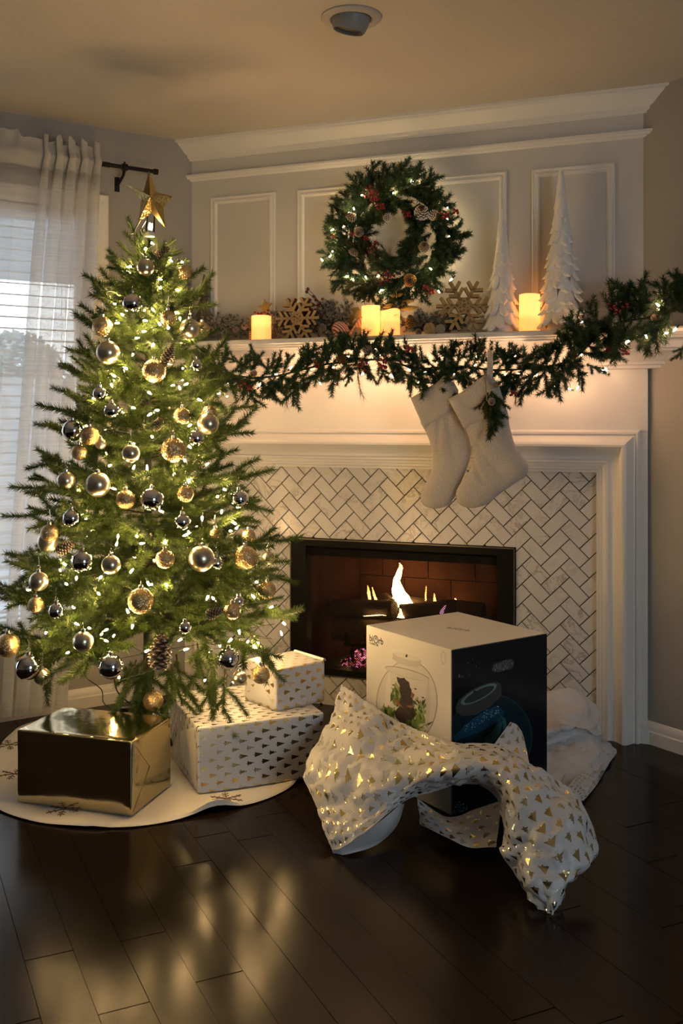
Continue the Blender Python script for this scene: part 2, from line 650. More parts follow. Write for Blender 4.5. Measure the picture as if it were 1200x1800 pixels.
def clip_poly(poly, p, n):     # keep the side where (x-p).n >= 0
    out = []
    for i in range(len(poly)):
        a, b = poly[i], poly[(i + 1) % len(poly)]
        da, db = (a[0] - p[0]) * n[0] + (a[1] - p[1]) * n[1], (b[0] - p[0]) * n[0] + (b[1] - p[1]) * n[1]
        if da >= 0:
            out.append(a)
        if (da >= 0) != (db >= 0):
            t = da / (da - db)
            out.append((a[0] + (b[0] - a[0]) * t, a[1] + (b[1] - a[1]) * t))
    return out


PW = 0.1056
fixed = {-1: 1.272, 0: 1.541, 1: 1.280, 3: 0.967}
rp = random.Random(11)
IDM = Matrix.Identity(4)
for k in range(-38, 26):
    n0 = -1.524 + PW * k
    t0 = fixed.get(k, 0.3 + rp.random() * 1.2) - 1.25 * 5
    cuts = [t0]
    near = -12 <= k <= 16
    while cuts[-1] < 6.5:
        nxt = cuts[-1] + (1.25 if (k in fixed) else rp.uniform(1.1, 1.7))
        cuts.append(nxt)
    for a, b in zip(cuts, cuts[1:]):
        g = 0.0005
        rect = [PT * a_ + PN * b_ for a_, b_ in ((a + g, n0 + g), (b - g, n0 + g), (b - g, n0 + PW - g), (a + g, n0 + PW - g))]
        poly = [(p.x, p.y) for p in rect]
        for pp, nn in ((L0, nl), (R0, nr), ((0, 0.02), (0, -1)), (P0 + tl * RA, -tl), (P0 + tr * RB, -tr)):
            poly = clip_poly(poly, pp, nn)
            if not poly:
                break
        if len(poly) < 3:
            continue
        cxp = sum(p[0] for p in poly) / len(poly); cyp = sum(p[1] for p in poly) / len(poly)
        mb = MB()
        n_ = len(poly)
        ar = sum(poly[i][0] * poly[(i + 1) % n_][1] - poly[(i + 1) % n_][0] * poly[i][1] for i in range(n_))
        if abs(ar) < 2e-4:
            continue
        if ar < 0:
            poly = poly[::-1]
        dz = rp.uniform(-0.0006, 0.0004)
        bot = [(x, y, -0.012) for x, y in poly]
        mid = [(x, y, -0.0010 + dz) for x, y in poly]
        top = []
        for x, y in poly:
            d = Vector((cxp - x, cyp - y, 0)); d = d.normalized() * 0.0014 if d.length > 0.01 else d * 0
            top.append((x + d.x, y + d.y, dz))
        vs_ = bot + mid + top
        fs = [tuple(2 * n_ + i for i in range(n_))]
        for i in range(n_):
            j = (i + 1) % n_
            fs += [(i, j, n_ + j, n_ + i), (n_ + i, n_ + j, 2 * n_ + j, 2 * n_ + i)]
        mb.add(vs_, fs)
        mb.build('plank', M['floor'], floor, smooth=False)

# ceiling
mb = MB()
mb.hexa([Vector((p.x, p.y, CEIL)) for p in q[::-1]] + [Vector((p.x, p.y, CEIL + 0.1)) for p in q[::-1]])
struct(mb.build('ceiling', M['ceiling'], smooth=False))


# walls with window openings
def wall_panels(name, W_, length, openings, th=0.14, s0=0.0):
    mb = MB()
    cuts = sorted(set([s0, length] + [x for o in openings for x in o[:2]]))
    for a, b in zip(cuts, cuts[1:]):
        op = next((o for o in openings if o[0] <= a and o[1] >= b), None)
        spans = [(0, CEIL)] if op is None else [(0, op[2]), (op[3], CEIL)]
        for z0, z1 in spans:
            mb.hexa([W_(a, 0, z0), W_(b, 0, z0), W_(b, -th, z0), W_(a, -th, z0), W_(a, 0, z1), W_(b, 0, z1), W_(b, -th, z1), W_(a, -th, z1)])
    return struct(mb.build(name, M['wall'], smooth=False))


WA = 1.0955
WB = 1.5645
W1 = (0.455, 1.40, 0.36, 2.06)
W2 = (1.72, 3.60, 0.14, 2.08)
wall_panels('wall_left', WL, RA - WA, [W1, W2], s0=-0.06)
wall_panels('wall_right', WR, RB - WB, [], s0=-0.06)


def WK(s, off, z):            # back wall, at the far end of the right wall
    p = P0 + tr * RB + tl * s - tr * off
    return Vector((p.x, p.y, z))


def WN(s, off, z):            # rear wall, at the far end of the left wall
    p = P0 + tl * RA + tr * s - tl * off
    return Vector((p.x, p.y, z))


W3 = (1.2, 2.6, 0.5, 2.05)
wall_panels('wall_back', WK, RA, [W3])
wall_panels('wall_rear', WN, RB, [])


def window(n, W_, o, detailed=True):
    """casing, sill, sash and panes of one window"""
    s0, s1, z0, z1 = o
    root = bpy.data.objects.new('window_%d' % n, None)
    COL.objects.link(root)
    struct(root)
    cw = 0.068
    prof = [(0, 0), (0, 0.012), (0.012, 0.016), (0.02, 0.022), (0.035, 0.020), (0.05, 0.026), (0.062, 0.026), (cw, 0.018), (cw, 0)]
    def side(pa, pb, ia, ib):
        mb = MB()
        rows = []
        for (P, d) in ((pa, ia), (pb, ib)):
            rows.append([W_(P[0] + d[0] * a, h, P[1] + d[1] * a) for a, h in prof])
        mb.grid(rows)
        mb.build('casing', M['trim'], root, angle=25)
    side((s0, z0), (s0, z1), (-1, 0), (-1, 1))
    side((s1, z0), (s1, z1), (1, 0), (1, 1))
    side((s0, z1), (s1, z1), (-1, 1), (1, 1))
    mb = MB()
    mb.hexa([W_(s0 - 0.09, -0.1, z0 - 0.03), W_(s1 + 0.09, -0.1, z0 - 0.03), W_(s1 + 0.09, 0.06, z0 - 0.03), W_(s0 - 0.09, 0.06, z0 - 0.03),
             W_(s0 - 0.09, -0.1, z0), W_(s1 + 0.09, -0.1, z0), W_(s1 + 0.09, 0.06, z0), W_(s0 - 0.09, 0.06, z0)])
    mb.build('sill', M['trim'], root, smooth=False)
    mb = MB()
    mb.hexa([W_(s0 - 0.06, 0, z0 - 0.10), W_(s1 + 0.06, 0, z0 - 0.10), W_(s1 + 0.06, 0.016, z0 - 0.10), W_(s0 - 0.06, 0.016, z0 - 0.10),
             W_(s0 - 0.06, 0, z0 - 0.03), W_(s1 + 0.06, 0, z0 - 0.03), W_(s1 + 0.06, 0.016, z0 - 0.03), W_(s0 - 0.06, 0.016, z0 - 0.03)])
    mb.build('apron', M['trim'], root, smooth=False)
    zm = (z0 + z1) / 2
    for za, zb in ((z0, z1),):
        mb = MB()
        f_ = 0.035
        for a, b, c, d in ((s0, s1, za, za + f_), (s0, s1, zb - f_, zb), (s0, s0 + f_, za + f_, zb - f_), (s1 - f_, s1, za + f_, zb - f_)):
            mb.hexa([W_(a, -0.12, c), W_(b, -0.12, c), W_(b, -0.085, c), W_(a, -0.085, c), W_(a, -0.12, d), W_(b, -0.12, d), W_(b, -0.085, d), W_(a, -0.085, d)])
        sash = mb.build('sash', M['trim'], root, smooth=False)
        mb = MB()
        a, b, c, d = s0 + f_, s1 - f_, za + f_, zb - f_
        mb.hexa([W_(a, -0.104, c), W_(b, -0.104, c), W_(b, -0.100, c), W_(a, -0.100, c), W_(a, -0.104, d), W_(b, -0.104, d), W_(b, -0.100, d), W_(a, -0.100, d)])
        mb.build('pane', M['pane'], sash, smooth=False)
    # daylight sampling portal in the opening (gives no light of its own)
    pl = bpy.data.lights.new('window_portal', 'AREA')
    pl.shape = 'RECTANGLE'
    pl.size = s1 - s0; pl.size_y = z1 - z0
    pl.cycles.is_portal = True
    po = bpy.data.objects.new('window_portal', pl)
    COL.objects.link(po)
    ctr = W_((s0 + s1) / 2, -0.13, zm)
    inward = (W_(0, 1, 0) - W_(0, 0, 0)).normalized()
    po.rotation_euler = inward.to_track_quat('-Z', 'Z').to_euler()
    po.location = ctr
    return root


window(1, WL, W1)
window(2, WL, W2)
window(3, WK, W3)

# what lies outside window_1: porch soffit, fence, shrubs, lawn
mb = MB()
mb.hexa([WL(-4, -0.16, 2.25), WL(4, -0.16, 2.25), WL(4, -3.7, 2.25), WL(-4, -3.7, 2.25), WL(-4, -0.16, 2.33), WL(4, -0.16, 2.33), WL(4, -3.7, 2.33), WL(-4, -3.7, 2.33)])
tag(mb.build('porch_roof', simple('grey_soffit', (0.36, 0.37, 0.38), 0.8), smooth=False), 'grey porch roof outside the curtained window, above the bright sky', 'roof')
mb = MB()
mb.hexa([WL(-9, -0.16, -0.35), WL(9, -0.16, -0.35), WL(9, -14, -0.35), WL(-9, -14, -0.35), WL(-9, -0.16, -0.3), WL(9, -0.16, -0.3), WL(9, -14, -0.3), WL(-9, -14, -0.3)])
struct(mb.build('ground_outside', simple('grey_patio', (0.36, 0.365, 0.37), 0.9, var=0.2, vscale=2), smooth=False))
fence = thing('garden_fence', 'pale grey board fence seen through the blind, below the shrubs outside', 'fence', WL(1, -6, -0.3))
fm = simple('weathered_fence_board', (0.20, 0.20, 0.205), 0.9, var=0.25, vscale=6)
for i in range(28):
    s = -4.4 + i * 0.205
    mb = MB()
    mb.hexa([WL(s, -6, -0.3), WL(s + 0.203, -6, -0.3), WL(s + 0.203, -6.03, -0.3), WL(s, -6.03, -0.3), WL(s, -6, 1.60), WL(s + 0.203, -6, 1.60), WL(s + 0.203, -6.03, 1.60), WL(s, -6.03, 1.60)])
    mb.build('board', fm, fence, smooth=False)
lm = mk_needle('shrub_leaves', (0.07, 0.085, 0.07), (0.28, 0.30, 0.28))
for i, (s, off, z, r_, lab) in enumerate(((-2.75, -8.0, 1.75, 0.60, 'round leafy shrub behind the fence, nearest the window casing'), (-1.45, -8.2, 1.78, 0.60, 'leafy shrub behind the fence, middle one seen through the blind'),
                                         (-0.1, -8.0, 1.78, 0.60, 'leafy shrub behind the fence, farthest from the casing'))):
    mb = MB()
    rs = random.Random(i)
    for k in range(3600):
        a, b = rs.uniform(0, 2 * pi), math.acos(rs.uniform(-1, 1))
        rr = r_ * rs.uniform(0.55, 1.05)
        p = WL(s, off, z) + Vector((rr * sin(b) * cos(a), rr * sin(b) * sin(a), rr * 0.75 * cos(b)))
        d1 = Vector((rs.uniform(-1, 1), rs.uniform(-1, 1), rs.uniform(-1, 1))).normalized() * 0.05
        d2 = d1.orthogonal().normalized() * 0.028
        mb.add([p - d1, p + d2, p + d1, p - d2], [(0, 1, 2, 3)])
    o = thing('garden_shrub', lab, 'shrub', WL(s, off, -0.3))
    stuff(mb.build('foliage', lm, o, smooth=False))
    mb = MB(); mb.tube([WL(s, off, -0.3), WL(s, off, 1.4)], [0.07, 0.04], 6); mb.build('stem', M['stem'], o)

# ------------------------------------------------------------------ fireplace wall
mb = MB()
FX, FZ0, FZ1 = 0.477, 0.123, 0.692
def slab(x0, x1, z0, z1, mat=0, y0=0.0, y1=0.10):
    mb.box((x0, y0, z0), (x1, y1, z1), mat)
slab(-HW - 0.05, -0.80, 0, 1.2); slab(0.80, HW + 0.05, 0, 1.2)
slab(-0.80, -FX, 0, 1.2, 1, 0.006); slab(FX, 0.80, 0, 1.2, 1, 0.006)
slab(-FX, FX, 0, FZ0, 1, 0.006); slab(-FX, FX, FZ1, 1.2, 1, 0.006)
slab(-HW - 0.05, HW + 0.05, 1.2, CEIL)
wallF = struct(mb.build('wall_fireplace', [M['panel'], M['grout']], smooth=False))

# herringbone tiles, every one a piece of its own
w = 0.0517
lv = at_y(950, 895, 0)
c45 = math.sqrt(0.5)
def rot45(x, y):
    return ((x - y) * c45, (x + y) * c45)
ox, oz = lv.x + w * c45, lv.z - w * c45        # so that the left vertex (0,1) of a "/" tile lands there
TX, TZ1, TZ0 = 0.792, 0.997, 0.0
g = 0.0032
for a in range(-60, 60):
    for b in range(-16, 17):
        bx, by = a + 2 * b, a - 2 * b
        for rect in (((0, 0), (2, 1)), ((0, 1), (1, 3))):
            (x0, y0), (x1, y1) = rect
            cs = [((bx + x0) * w + g / 2, (by + y0) * w + g / 2), ((bx + x1) * w - g / 2, (by + y0) * w + g / 2), ((bx + x1) * w - g / 2, (by + y1) * w - g / 2), ((bx + x0) * w + g / 2, (by + y1) * w - g / 2)]
            poly = [(ox + rot45(*c)[0], oz + rot45(*c)[1]) for c in cs]
            if max(p[0] for p in poly) < -TX or min(p[0] for p in poly) > TX or min(p[1] for p in poly) > TZ1 or max(p[1] for p in poly) < TZ0:
                continue
            for pp, nn in (((-TX, 0), (1, 0)), ((TX, 0), (-1, 0)), ((0, TZ1), (0, -1)), ((0, TZ0), (0, 1))):
                poly = clip_poly(poly, pp, nn)
            if len(poly) < 3:
                continue
            pieces = []
            e = 0.003
            if all(p[0] > -FX - e and p[0] < FX + e and p[1] > FZ0 - e and p[1] < FZ1 + e for p in poly):
                continue
            if max(p[0] for p in poly) > -FX - e and min(p[0] for p in poly) < FX + e and max(p[1] for p in poly) > FZ0 - e and min(p[1] for p in poly) < FZ1 + e:
                pieces.append(clip_poly(poly, (-FX - e, 0), (-1, 0)))
                pieces.append(clip_poly(poly, (FX + e, 0), (1, 0)))
                mid = clip_poly(clip_poly(poly, (-FX - e, 0), (1, 0)), (FX + e, 0), (-1, 0)) if poly else []
                if mid:
                    pieces.append(clip_poly(mid, (0, FZ1 + e), (0, 1)))
                    pieces.append(clip_poly(mid, (0, FZ0 - e), (0, -1)))
            else:
                pieces = [poly]
            pieces = [p for p in pieces if len(p) >= 3 and abs(sum(p[i][0] * p[(i + 1) % len(p)][1] - p[(i + 1) % len(p)][0] * p[i][1] for i in range(len(p)))) > 6e-5]
            if not pieces:
                continue
            pj = rp.uniform(-0.0006, 0.0006)
            mb = MB()
            for p in pieces:
                n_ = len(p)
                cxp = sum(q_[0] for q_ in p) / n_; czp = sum(q_[1] for q_ in p) / n_
                back = [(x, 0.006, z) for x, z in p]
                mid = [(x, 0.0012 + pj, z) for x, z in p]
                top = []
                for x, z in p:
                    d = Vector((cxp - x, 0, czp - z)); d = d.normalized() * min(0.0015, d.length * 0.3)
                    top.append((x + d.x, pj, z + d.z))
                fs = [tuple(2 * n_ + i for i in range(n_))]
                for i in range(n_):
                    j = (i + 1) % n_
                    fs += [(i, j, n_ + j, n_ + i), (n_ + i, n_ + j, 2 * n_ + j, 2 * n_ + i)]
                mb.add(back + mid + top, fs)
            me = mb.mesh('tile', M['tile'], smooth=False)
            bm = bmesh.new(); bm.from_mesh(me); bmesh.ops.recalc_face_normals(bm, faces=bm.faces); bm.to_mesh(me); bm.free()
            link('tile', me, wallF)

ntrim = [0]


def run_trim(prof, x0f, x1f, mat='trim', angle=28):
    """moulding along the fireplace wall; its ends are cut by the side walls"""
    mb = MB()
    mb.grid([[Vector((x0f(y), y, z)) for y, z in prof], [Vector((x1f(y), y, z)) for y, z in prof]])
    ntrim[0] += 1
    return struct(mb.build('trim_%d' % ntrim[0], M[mat], angle=angle))


# crown and rail
C_ = CEIL
run_trim([(0.0, C_ - 0.085), (-0.008, C_ - 0.085), (-0.010, C_ - 0.077), (-0.016, C_ - 0.072), (-0.018, C_ - 0.062), (-0.026, C_ - 0.056), (-0.036, C_ - 0.042), (-0.046, C_ - 0.028),
          (-0.054, C_ - 0.020), (-0.056, C_ - 0.012), (-0.066, C_ - 0.010), (-0.066, C_), (0, C_)], xl, xr)
run_trim([(0, 2.238), (-0.006, 2.240), (-0.010, 2.246), (-0.018, 2.248), (-0.020, 2.254), (-0.024, 2.256), (-0.024, 2.264), (0, 2.266)], xl, xr)


def panel_frame(x0, x1, z0, z1):
    prof = [(0, 0), (0, 0.009), (0.005, 0.012), (0.008, 0.009), (0.014, 0.008), (0.020, 0.012), (0.025, 0.011), (0.029, 0.004), (0.031, 0.0)]
    mb = MB()
    ring = []
    for (cx, cz, dx, dz) in ((x0, z0, 1, 1), (x1, z0, -1, 1), (x1, z1, -1, -1), (x0, z1, 1, -1), (x0, z0, 1, 1)):
        ring.append([Vector((cx + dx * d, -h, cz + dz * d)) for d, h in prof])
    mb.grid(ring, flip=True)
    ntrim[0] += 1
    return struct(mb.build('trim_%d' % ntrim[0], M['trim'], angle=25))


panel_frame(-0.858, -0.546, 1.58, 2.16)
panel_frame(-0.445, 0.445, 1.58, 2.158)
panel_frame(0.543, 0.853, 1.58, 2.155)

# U shaped surround moulding round the tile
prof = [(-0.004, -0.004), (-0.004, 0.028), (0.005, 0.030), (0.008, 0.036), (0.018, 0.038), (0.020, 0.043), (0.030, 0.046), (0.034, 0.050), (0.042, 0.052), (0.046, 0.046),
        (0.056, 0.045), (0.066, 0.050), (0.077, 0.060), (0.086, 0.073), (0.094, 0.082), (0.102, 0.084), (0.110, 0.080), (0.118, 0.070), (0.126, 0.056), (0.133, 0.047),
        (0.138, 0.045), (0.141, 0.051), (0.148, 0.051), (0.152, 0.044), (0.156, 0.036), (0.156, -0.004)]
mb = MB()
rows = []
for (cx, cz, dx, dz) in ((-TX, 0, -1, 0), (-TX, TZ1, -1, 1), (TX, TZ1, 1, 1), (TX, 0, 1, 0)):
    rows.append([Vector((cx + dx * d, -h, cz + dz * d)) for d, h in prof])
mb.grid(rows, flip=True)
ntrim[0] += 1
struct(mb.build('trim_%d' % ntrim[0], M['trim'], angle=22))
# pilaster strips beside it with small plinths, and the frieze
for sx in (-1, 1):
    mb = MB()
    a, b = TX + 0.150, HW + 0.017
    x0, x1 = (a, b) if sx > 0 else (-b, -a)
    mb.box((x0, -0.030, 0.07), (x1, 0.0, 1.16))
    mb.box((x0 - (0 if sx > 0 else 0.006), -0.038, 0), (x1 + (0.006 if sx > 0 else 0), 0.0, 0.055))
    mb.box((x0, -0.044, 0.055), (x1, 0.0, 0.072))
    ntrim[0] += 1
    struct(mb.build('trim_%d' % ntrim[0], M['trim'], smooth=False))
mb = MB()
yF = -0.034
mb.hexa([(-HW - 0.02, yF, 1.150), (HW + 0.018, yF, 1.150), (HW + 0.018, 0, 1.150), (-HW - 0.02, 0, 1.150), (-HW - 0.02, yF, 1.40), (HW + 0.018, yF, 1.40), (HW + 0.018, 0, 1.40), (-HW - 0.02, 0, 1.40)])
ntrim[0] += 1
struct(mb.build('trim_%d' % ntrim[0], M['trim'], smooth=False))
# bed moulding under the shelf
run_trim([(yF, 1.378), (-0.046, 1.380), (-0.046, 1.391), (-0.056, 1.394), (-0.056, 1.404), (-0.064, 1.410), (-0.076, 1.424), (-0.090, 1.434), (-0.104, 1.440), (-0.104, 1.448), (-0.118, 1.450), (-0.118, 1.4815), (0, 1.4815)], xl, xr)
# mantel shelf with a stepped front edge
SH = 1.518
YS = -0.195
run_trim([(0, SH - 0.037), (YS + 0.016, SH - 0.037), (YS + 0.014, SH - 0.030), (YS + 0.007, SH - 0.027), (YS + 0.006, SH - 0.022), (YS, SH - 0.018), (YS - 0.001, SH - 0.006), (YS + 0.004, SH), (0, SH)], xl, xr)
shelf_no = ntrim[0]

# baseboards of the side walls
def base_run(name, W_, s0, s1):
    mb = MB()
    pr = [(0, 0), (0.016, 0), (0.016, 0.045), (0.012, 0.050), (0.012, 0.060), (0.008, 0.072), (0.004, 0.080), (0, 0.082)]
    mb.grid([[W_(s0, h, z) for h, z in pr], [W_(s1, h, z) for h, z in pr]])
    return struct(mb.build(name, M['trim'], angle=25))


base_run('baseboard_left', WL, 0.03, RA - WA)
base_run('baseboard_right', WR, 0.012, RB - WB)

# ceiling spot lamp
lp = at_z(617, 30, CEIL)
spot = thing('recessed_light', 'white recessed eyeball spotlight set in the ceiling, switched off', 'light', (lp.x, lp.y, CEIL))
mb = MB()
T_ = Matrix.Translation((lp.x, lp.y, CEIL))
mb.lathe([(0.092, -0.0005), (0.092, -0.004), (0.088, -0.008), (0.066, -0.010), (0.061, -0.006), (0.060, 0.0)], 40, 0, T_)
mb.build('trim_ring', simple('grey_white_ring', (0.42, 0.40, 0.38), 0.5), spot)
mb = MB()
Me = T_ @ Matrix.Rotation(RAD(13), 4, Vector((0.2, 1, 0)))
mb.lathe([(0.0585, 0.012), (0.0585, -0.006), (0.056, -0.020), (0.0505, -0.036), (0.047, -0.043), (0.045, -0.042), (0.044, -0.030), (0.0, -0.028)], 36, 0, Me)
mb.build('eyeball', simple('grey_eyeball', (0.24, 0.245, 0.25), 0.5), spot)
mb = MB()
mb.lathe([(0.0, -0.031), (0.0435, -0.031), (0.0435, -0.0302)], 30, 0, Me)
mb.build('lamp_face', simple('dark_lamp_face', (0.10, 0.10, 0.105), 0.4), spot)

# ================================================================== FIREPLACE INSERT AND FIRE
fp = thing('fireplace', 'black metal fireplace insert with a mesh spark screen, set in white herringbone tile', 'fireplace', (0, 0.2, FZ0))
mb = MB()
yf = -0.006
ins = 0.004
for x0, x1, z0, z1, y0 in ((-FX, -FX + ins, FZ0, FZ1, -0.010), (FX - ins, FX, FZ0, FZ1, -0.010), (-FX, FX, FZ1 - ins, FZ1, -0.010), (-FX, FX, FZ0, FZ0 + ins, -0.010)):
    mb.box((x0, y0, z0), (x1, 0.03, z1))
mb.build('edge_trim', simple('pewter_edge', (0.16, 0.14, 0.12), 0.4, 0.8), fp, smooth=False)
a = FX - ins
for x0, x1, z0, z1 in ((-a, -a + 0.066, FZ0 + ins, FZ1 - ins), (a - 0.066, a, FZ0 + ins, FZ1 - ins), (-a + 0.066, a - 0.066, FZ1 - 0.030, FZ1 - ins), (-a + 0.066, a - 0.066, FZ0 + ins, FZ0 + 0.030)):
    mb = MB()
    mb.box((x0, yf, z0), (x1, 0.06, z1))
    mb.build('frame_bar', M['black_metal'], fp, smooth=False)
mb = MB()
mb.box((-a + 0.035, 0.03, FZ1 - 0.075), (a - 0.035, 0.06, FZ1 - 0.030))
mb.build('hood', M['black_metal'], fp, smooth=False)


def mk_brick():
    t = NT('firebox_panel')
    c = t.mix(t.noise(t.pos(), 9.0, 5), (0.040, 0.010, 0.005), (0.105, 0.028, 0.011))
    return t.done(t.bsdf(c, 0.85, 0, t.bump(t.noise(t.pos(), 60, 4), 0.6, 0.004)))


M['firebrick'] = mk_brick()
# firebox: back and splayed side panels, hearth plate, roof
BX, BY = 0.33, 0.46
mb = MB(); mb.box((-BX - 0.01, BY, FZ0), (BX + 0.01, BY + 0.03, FZ1 + 0.02)); back = mb.build('back_panel', M['iron'], fp, smooth=False)
for r_ in range(5):
    z0 = FZ0 + 0.01 + r_ * 0.115
    off = 0.1 if r_ % 2 else 0.0
    x = -BX
    while x < BX - 0.01:
        x1 = min(BX, x + (0.215 if x > -BX or not off else 0.11))
        mb = MB()
        mb.box((x + 0.002, BY - 0.012, z0 + 0.002), (x1 - 0.002, BY + 0.002, min(z0 + 0.113, FZ1 + 0.01)))
        mb.build('brick', M['firebrick'], back, smooth=False)
        x = x1
for sx in (-1, 1):
    mb = MB()
    p = [Vector((sx * (FX - 0.04), 0.06, FZ0)), Vector((sx * BX, BY, FZ0)), Vector((sx * (BX + 0.03), BY + 0.02, FZ0)), Vector((sx * (FX - 0.0), 0.06, FZ0))]
    mb.hexa(p + [v + Vector((0, 0, FZ1 - FZ0 + 0.02)) for v in p])
    mb.build('side_panel', M['firebrick'], fp, smooth=False)
mb = MB(); mb.box((-FX, 0.03, FZ0 - 0.02), (FX, BY + 0.03, FZ0 + 0.006)); mb.build('hearth_plate', M['iron'], fp, smooth=False)
mb = MB(); mb.box((-FX, 0.06, FZ1 - 0.004), (FX, BY + 0.03, FZ1 + 0.03)); mb.build('firebox_roof', M['iron'], fp, smooth=False)
# spark screen: two wavy curtains of fine diagonal wire
for sx in (-1, 1):
    mb = MB()
    xa, xb = (-a + 0.035, 0.004) if sx < 0 else (-0.004, a - 0.035)
    za, zb = FZ0 + 0.030, FZ1 - 0.045
    H = zb - za
    def wp(x, z):
        return Vector((x, 0.020 + 0.006 * sin(x * 62.0), z))
    pitch = 0.0092
    for sgn in (-1, 1):
        k = -int(H / pitch) - 1
        while xa + k * pitch < xb + H:
            xs = xa + k * pitch
            lo_x, hi_x = max(xa, min(xs, xs + sgn * H)), min(xb, max(xs, xs + sgn * H))
            k += 1
            if hi_x - lo_x < 0.004:
                continue
            n_ = max(2, int((hi_x - lo_x) / 0.02))
            rows = []
            for i in range(n_ + 1):
                x = lo_x + (hi_x - lo_x) * i / n_
                z = za + (x - xs) * sgn
                p = wp(x, z)
                rows.append([p + Vector((0, 0, 0.0011)), p - Vector((0, 0, 0.0011))])
            mb.grid(rows)
    o = mb.build('spark_screen', M['black_metal'], fp, smooth=False)
    stuff(o)
mb = MB(); mb.tube([(-a + 0.03, 0.02, FZ1 - 0.043), (a - 0.03, 0.02, FZ1 - 0.043)], 0.004, 8); mb.build('screen_rod', M['black_metal'], fp)

# grate
gr = thing('fire_grate', 'black iron grate holding the burning logs', 'grate', (0, 0.22, FZ0 + 0.006))
zg = FZ0 + 0.115
for i in range(7):
    x = -0.27 + i * 0.09
    mb = MB()
    mb.tube([(x, 0.11, zg + 0.05), (x, 0.12, zg), (x, 0.36, zg), (x, 0.37, zg + 0.05)], 0.008, 6)
    mb.build('bar', M['iron'], gr)
for y in (0.14, 0.34):
    mb = MB(); mb.tube([(-0.29, y, zg - 0.012), (0.29, y, zg - 0.012)], 0.008, 6); mb.build('cross_bar', M['iron'], gr)
    for x in (-0.25, 0.25):
        mb = MB(); mb.tube([(x, y, zg - 0.012), (x, y, FZ0 + 0.006)], 0.008, 6); mb.build('leg', M['iron'], gr)


def mk_bark():
    t = NT('charred_bark')
    mp = t.n('Mapping'); t.set(mp.inputs[0], t.obj()); mp.inputs['Scale'].default_value = (12, 60, 60)
    n_ = t.noise(mp.outputs[0], 1.0, 5, 0.6)
    c = t.mix(n_, (0.012, 0.007, 0.005), (0.10, 0.055, 0.03))
    return t.done(t.bsdf(c, 0.9, 0, t.bump(n_, 0.9, 0.012)))


M['bark'] = mk_bark()
M['log_end'] = simple('charred_log_end', (0.075, 0.04, 0.02), 0.9, var=0.5, vscale=50)


def log(label, p0, p1, r_, seed):
    p0, p1 = Vector(p0), Vector(p1)
    d = p1 - p0
    L_ = d.length
    root = thing('firewood_log', label, 'log', (p0 + p1) / 2 - Vector((0, 0, r_)), 'logs burning in the fireplace')
    Mx = Matrix.Translation((p0 + p1) / 2) @ d.to_track_quat('X', 'Z').to_matrix().to_4x4()
    mb = MB()
    rows = []
    for i in range(15):
        x = -L_ / 2 + L_ * i / 14
        row = []
        for k in range(21):
            a_ = 2 * pi * k / 20
            rr = r_ * (1 + 0.13 * mnoise.noise(Vector((x * 9, cos(a_) * 1.2 + seed, sin(a_) * 1.2))) + 0.05 * mnoise.noise(Vector((x * 30, cos(a_) * 4 + seed, sin(a_) * 4))))
            row.append(Vector((x, rr * cos(a_), rr * sin(a_))))
        rows.append(row)
    mb.grid(rows)
    link('bark', mb.mesh('bark', M['bark']), root, Mx)
    for e in (0, 14):
        mb = MB()
        c = Vector((rows[e][0].x + (0.003 if e else -0.003), 0, 0))
        mb.add(rows[e][:20] + [c], [((k + 1) % 20, k, 20) if e == 0 else (k, (k + 1) % 20, 20) for k in range(20)])
        link('cut_end', mb.mesh('cut_end', M['log_end']), root, Mx)


lg = lambda u, v, y: at_y(u, v, y)
log('thick front log lying lowest on the left of the grate', lg(588, 1105, 0.16), lg(720, 1112, 0.16), 0.050, 1)
log('dark knobbly log on top of the thick front log, left of the tall flame', lg(586, 1069, 0.20), lg(693, 1071, 0.17), 0.039, 2)
log('log lying right of the tall flame, partly behind the white carton', lg(704, 1077, 0.18), lg(800, 1068, 0.22), 0.036, 3)
log('back log glowing orange behind the tall flame', lg(640, 1058, 0.33), lg(850, 1076, 0.31), 0.040, 4)
log('stubby log end pointing forward beside the flame', lg(676, 1052, 0.30), lg(688, 1062, 0.22), 0.026, 5)
log('low right log mostly hidden behind the white carton', lg(750, 1110, 0.17), lg(868, 1102, 0.20), 0.046, 6)


def mk_flame(name, cols, strg, z0, z1):
    t = NT(name)
    sp = t.n('SeparateXYZ'); t.set(sp.inputs[0], t.pos())
    f = t.m('DIVIDE', t.m('SUBTRACT', sp.outputs[2], z0), z1 - z0)
    c = t.ramp(f, cols)
    e = t.n('Emission'); t.set(e.inputs[0], c); e.inputs[1].default_value = strg
    return t.done(e.outputs[0])


fire = thing('log_fire', 'orange fire with one tall flame burning over the logs', 'fire', (0, 0.22, FZ0 + 0.1))


def flame(pts, rads, mat, flat_=0.45):
    """tongue of fire: a twisting tapered solid through measured centres"""
    mb = MB()
    P = cr(pts, 5)
    R_ = np.interp(np.linspace(0, 1, len(P)), np.linspace(0, 1, len(rads)), rads)
    rows = []
    for i, (p, r_) in enumerate(zip(P, R_)):
        rows.append([p + Vector((r_ * cos(2 * pi * k / 14) * (1 + 0.12 * sin(3 * 2 * pi * k / 14 + i)), flat_ * r_ * sin(2 * pi * k / 14), 0)) for k in range(15)])
    mb.grid(rows)
    mb.build('flame', mat, fire)


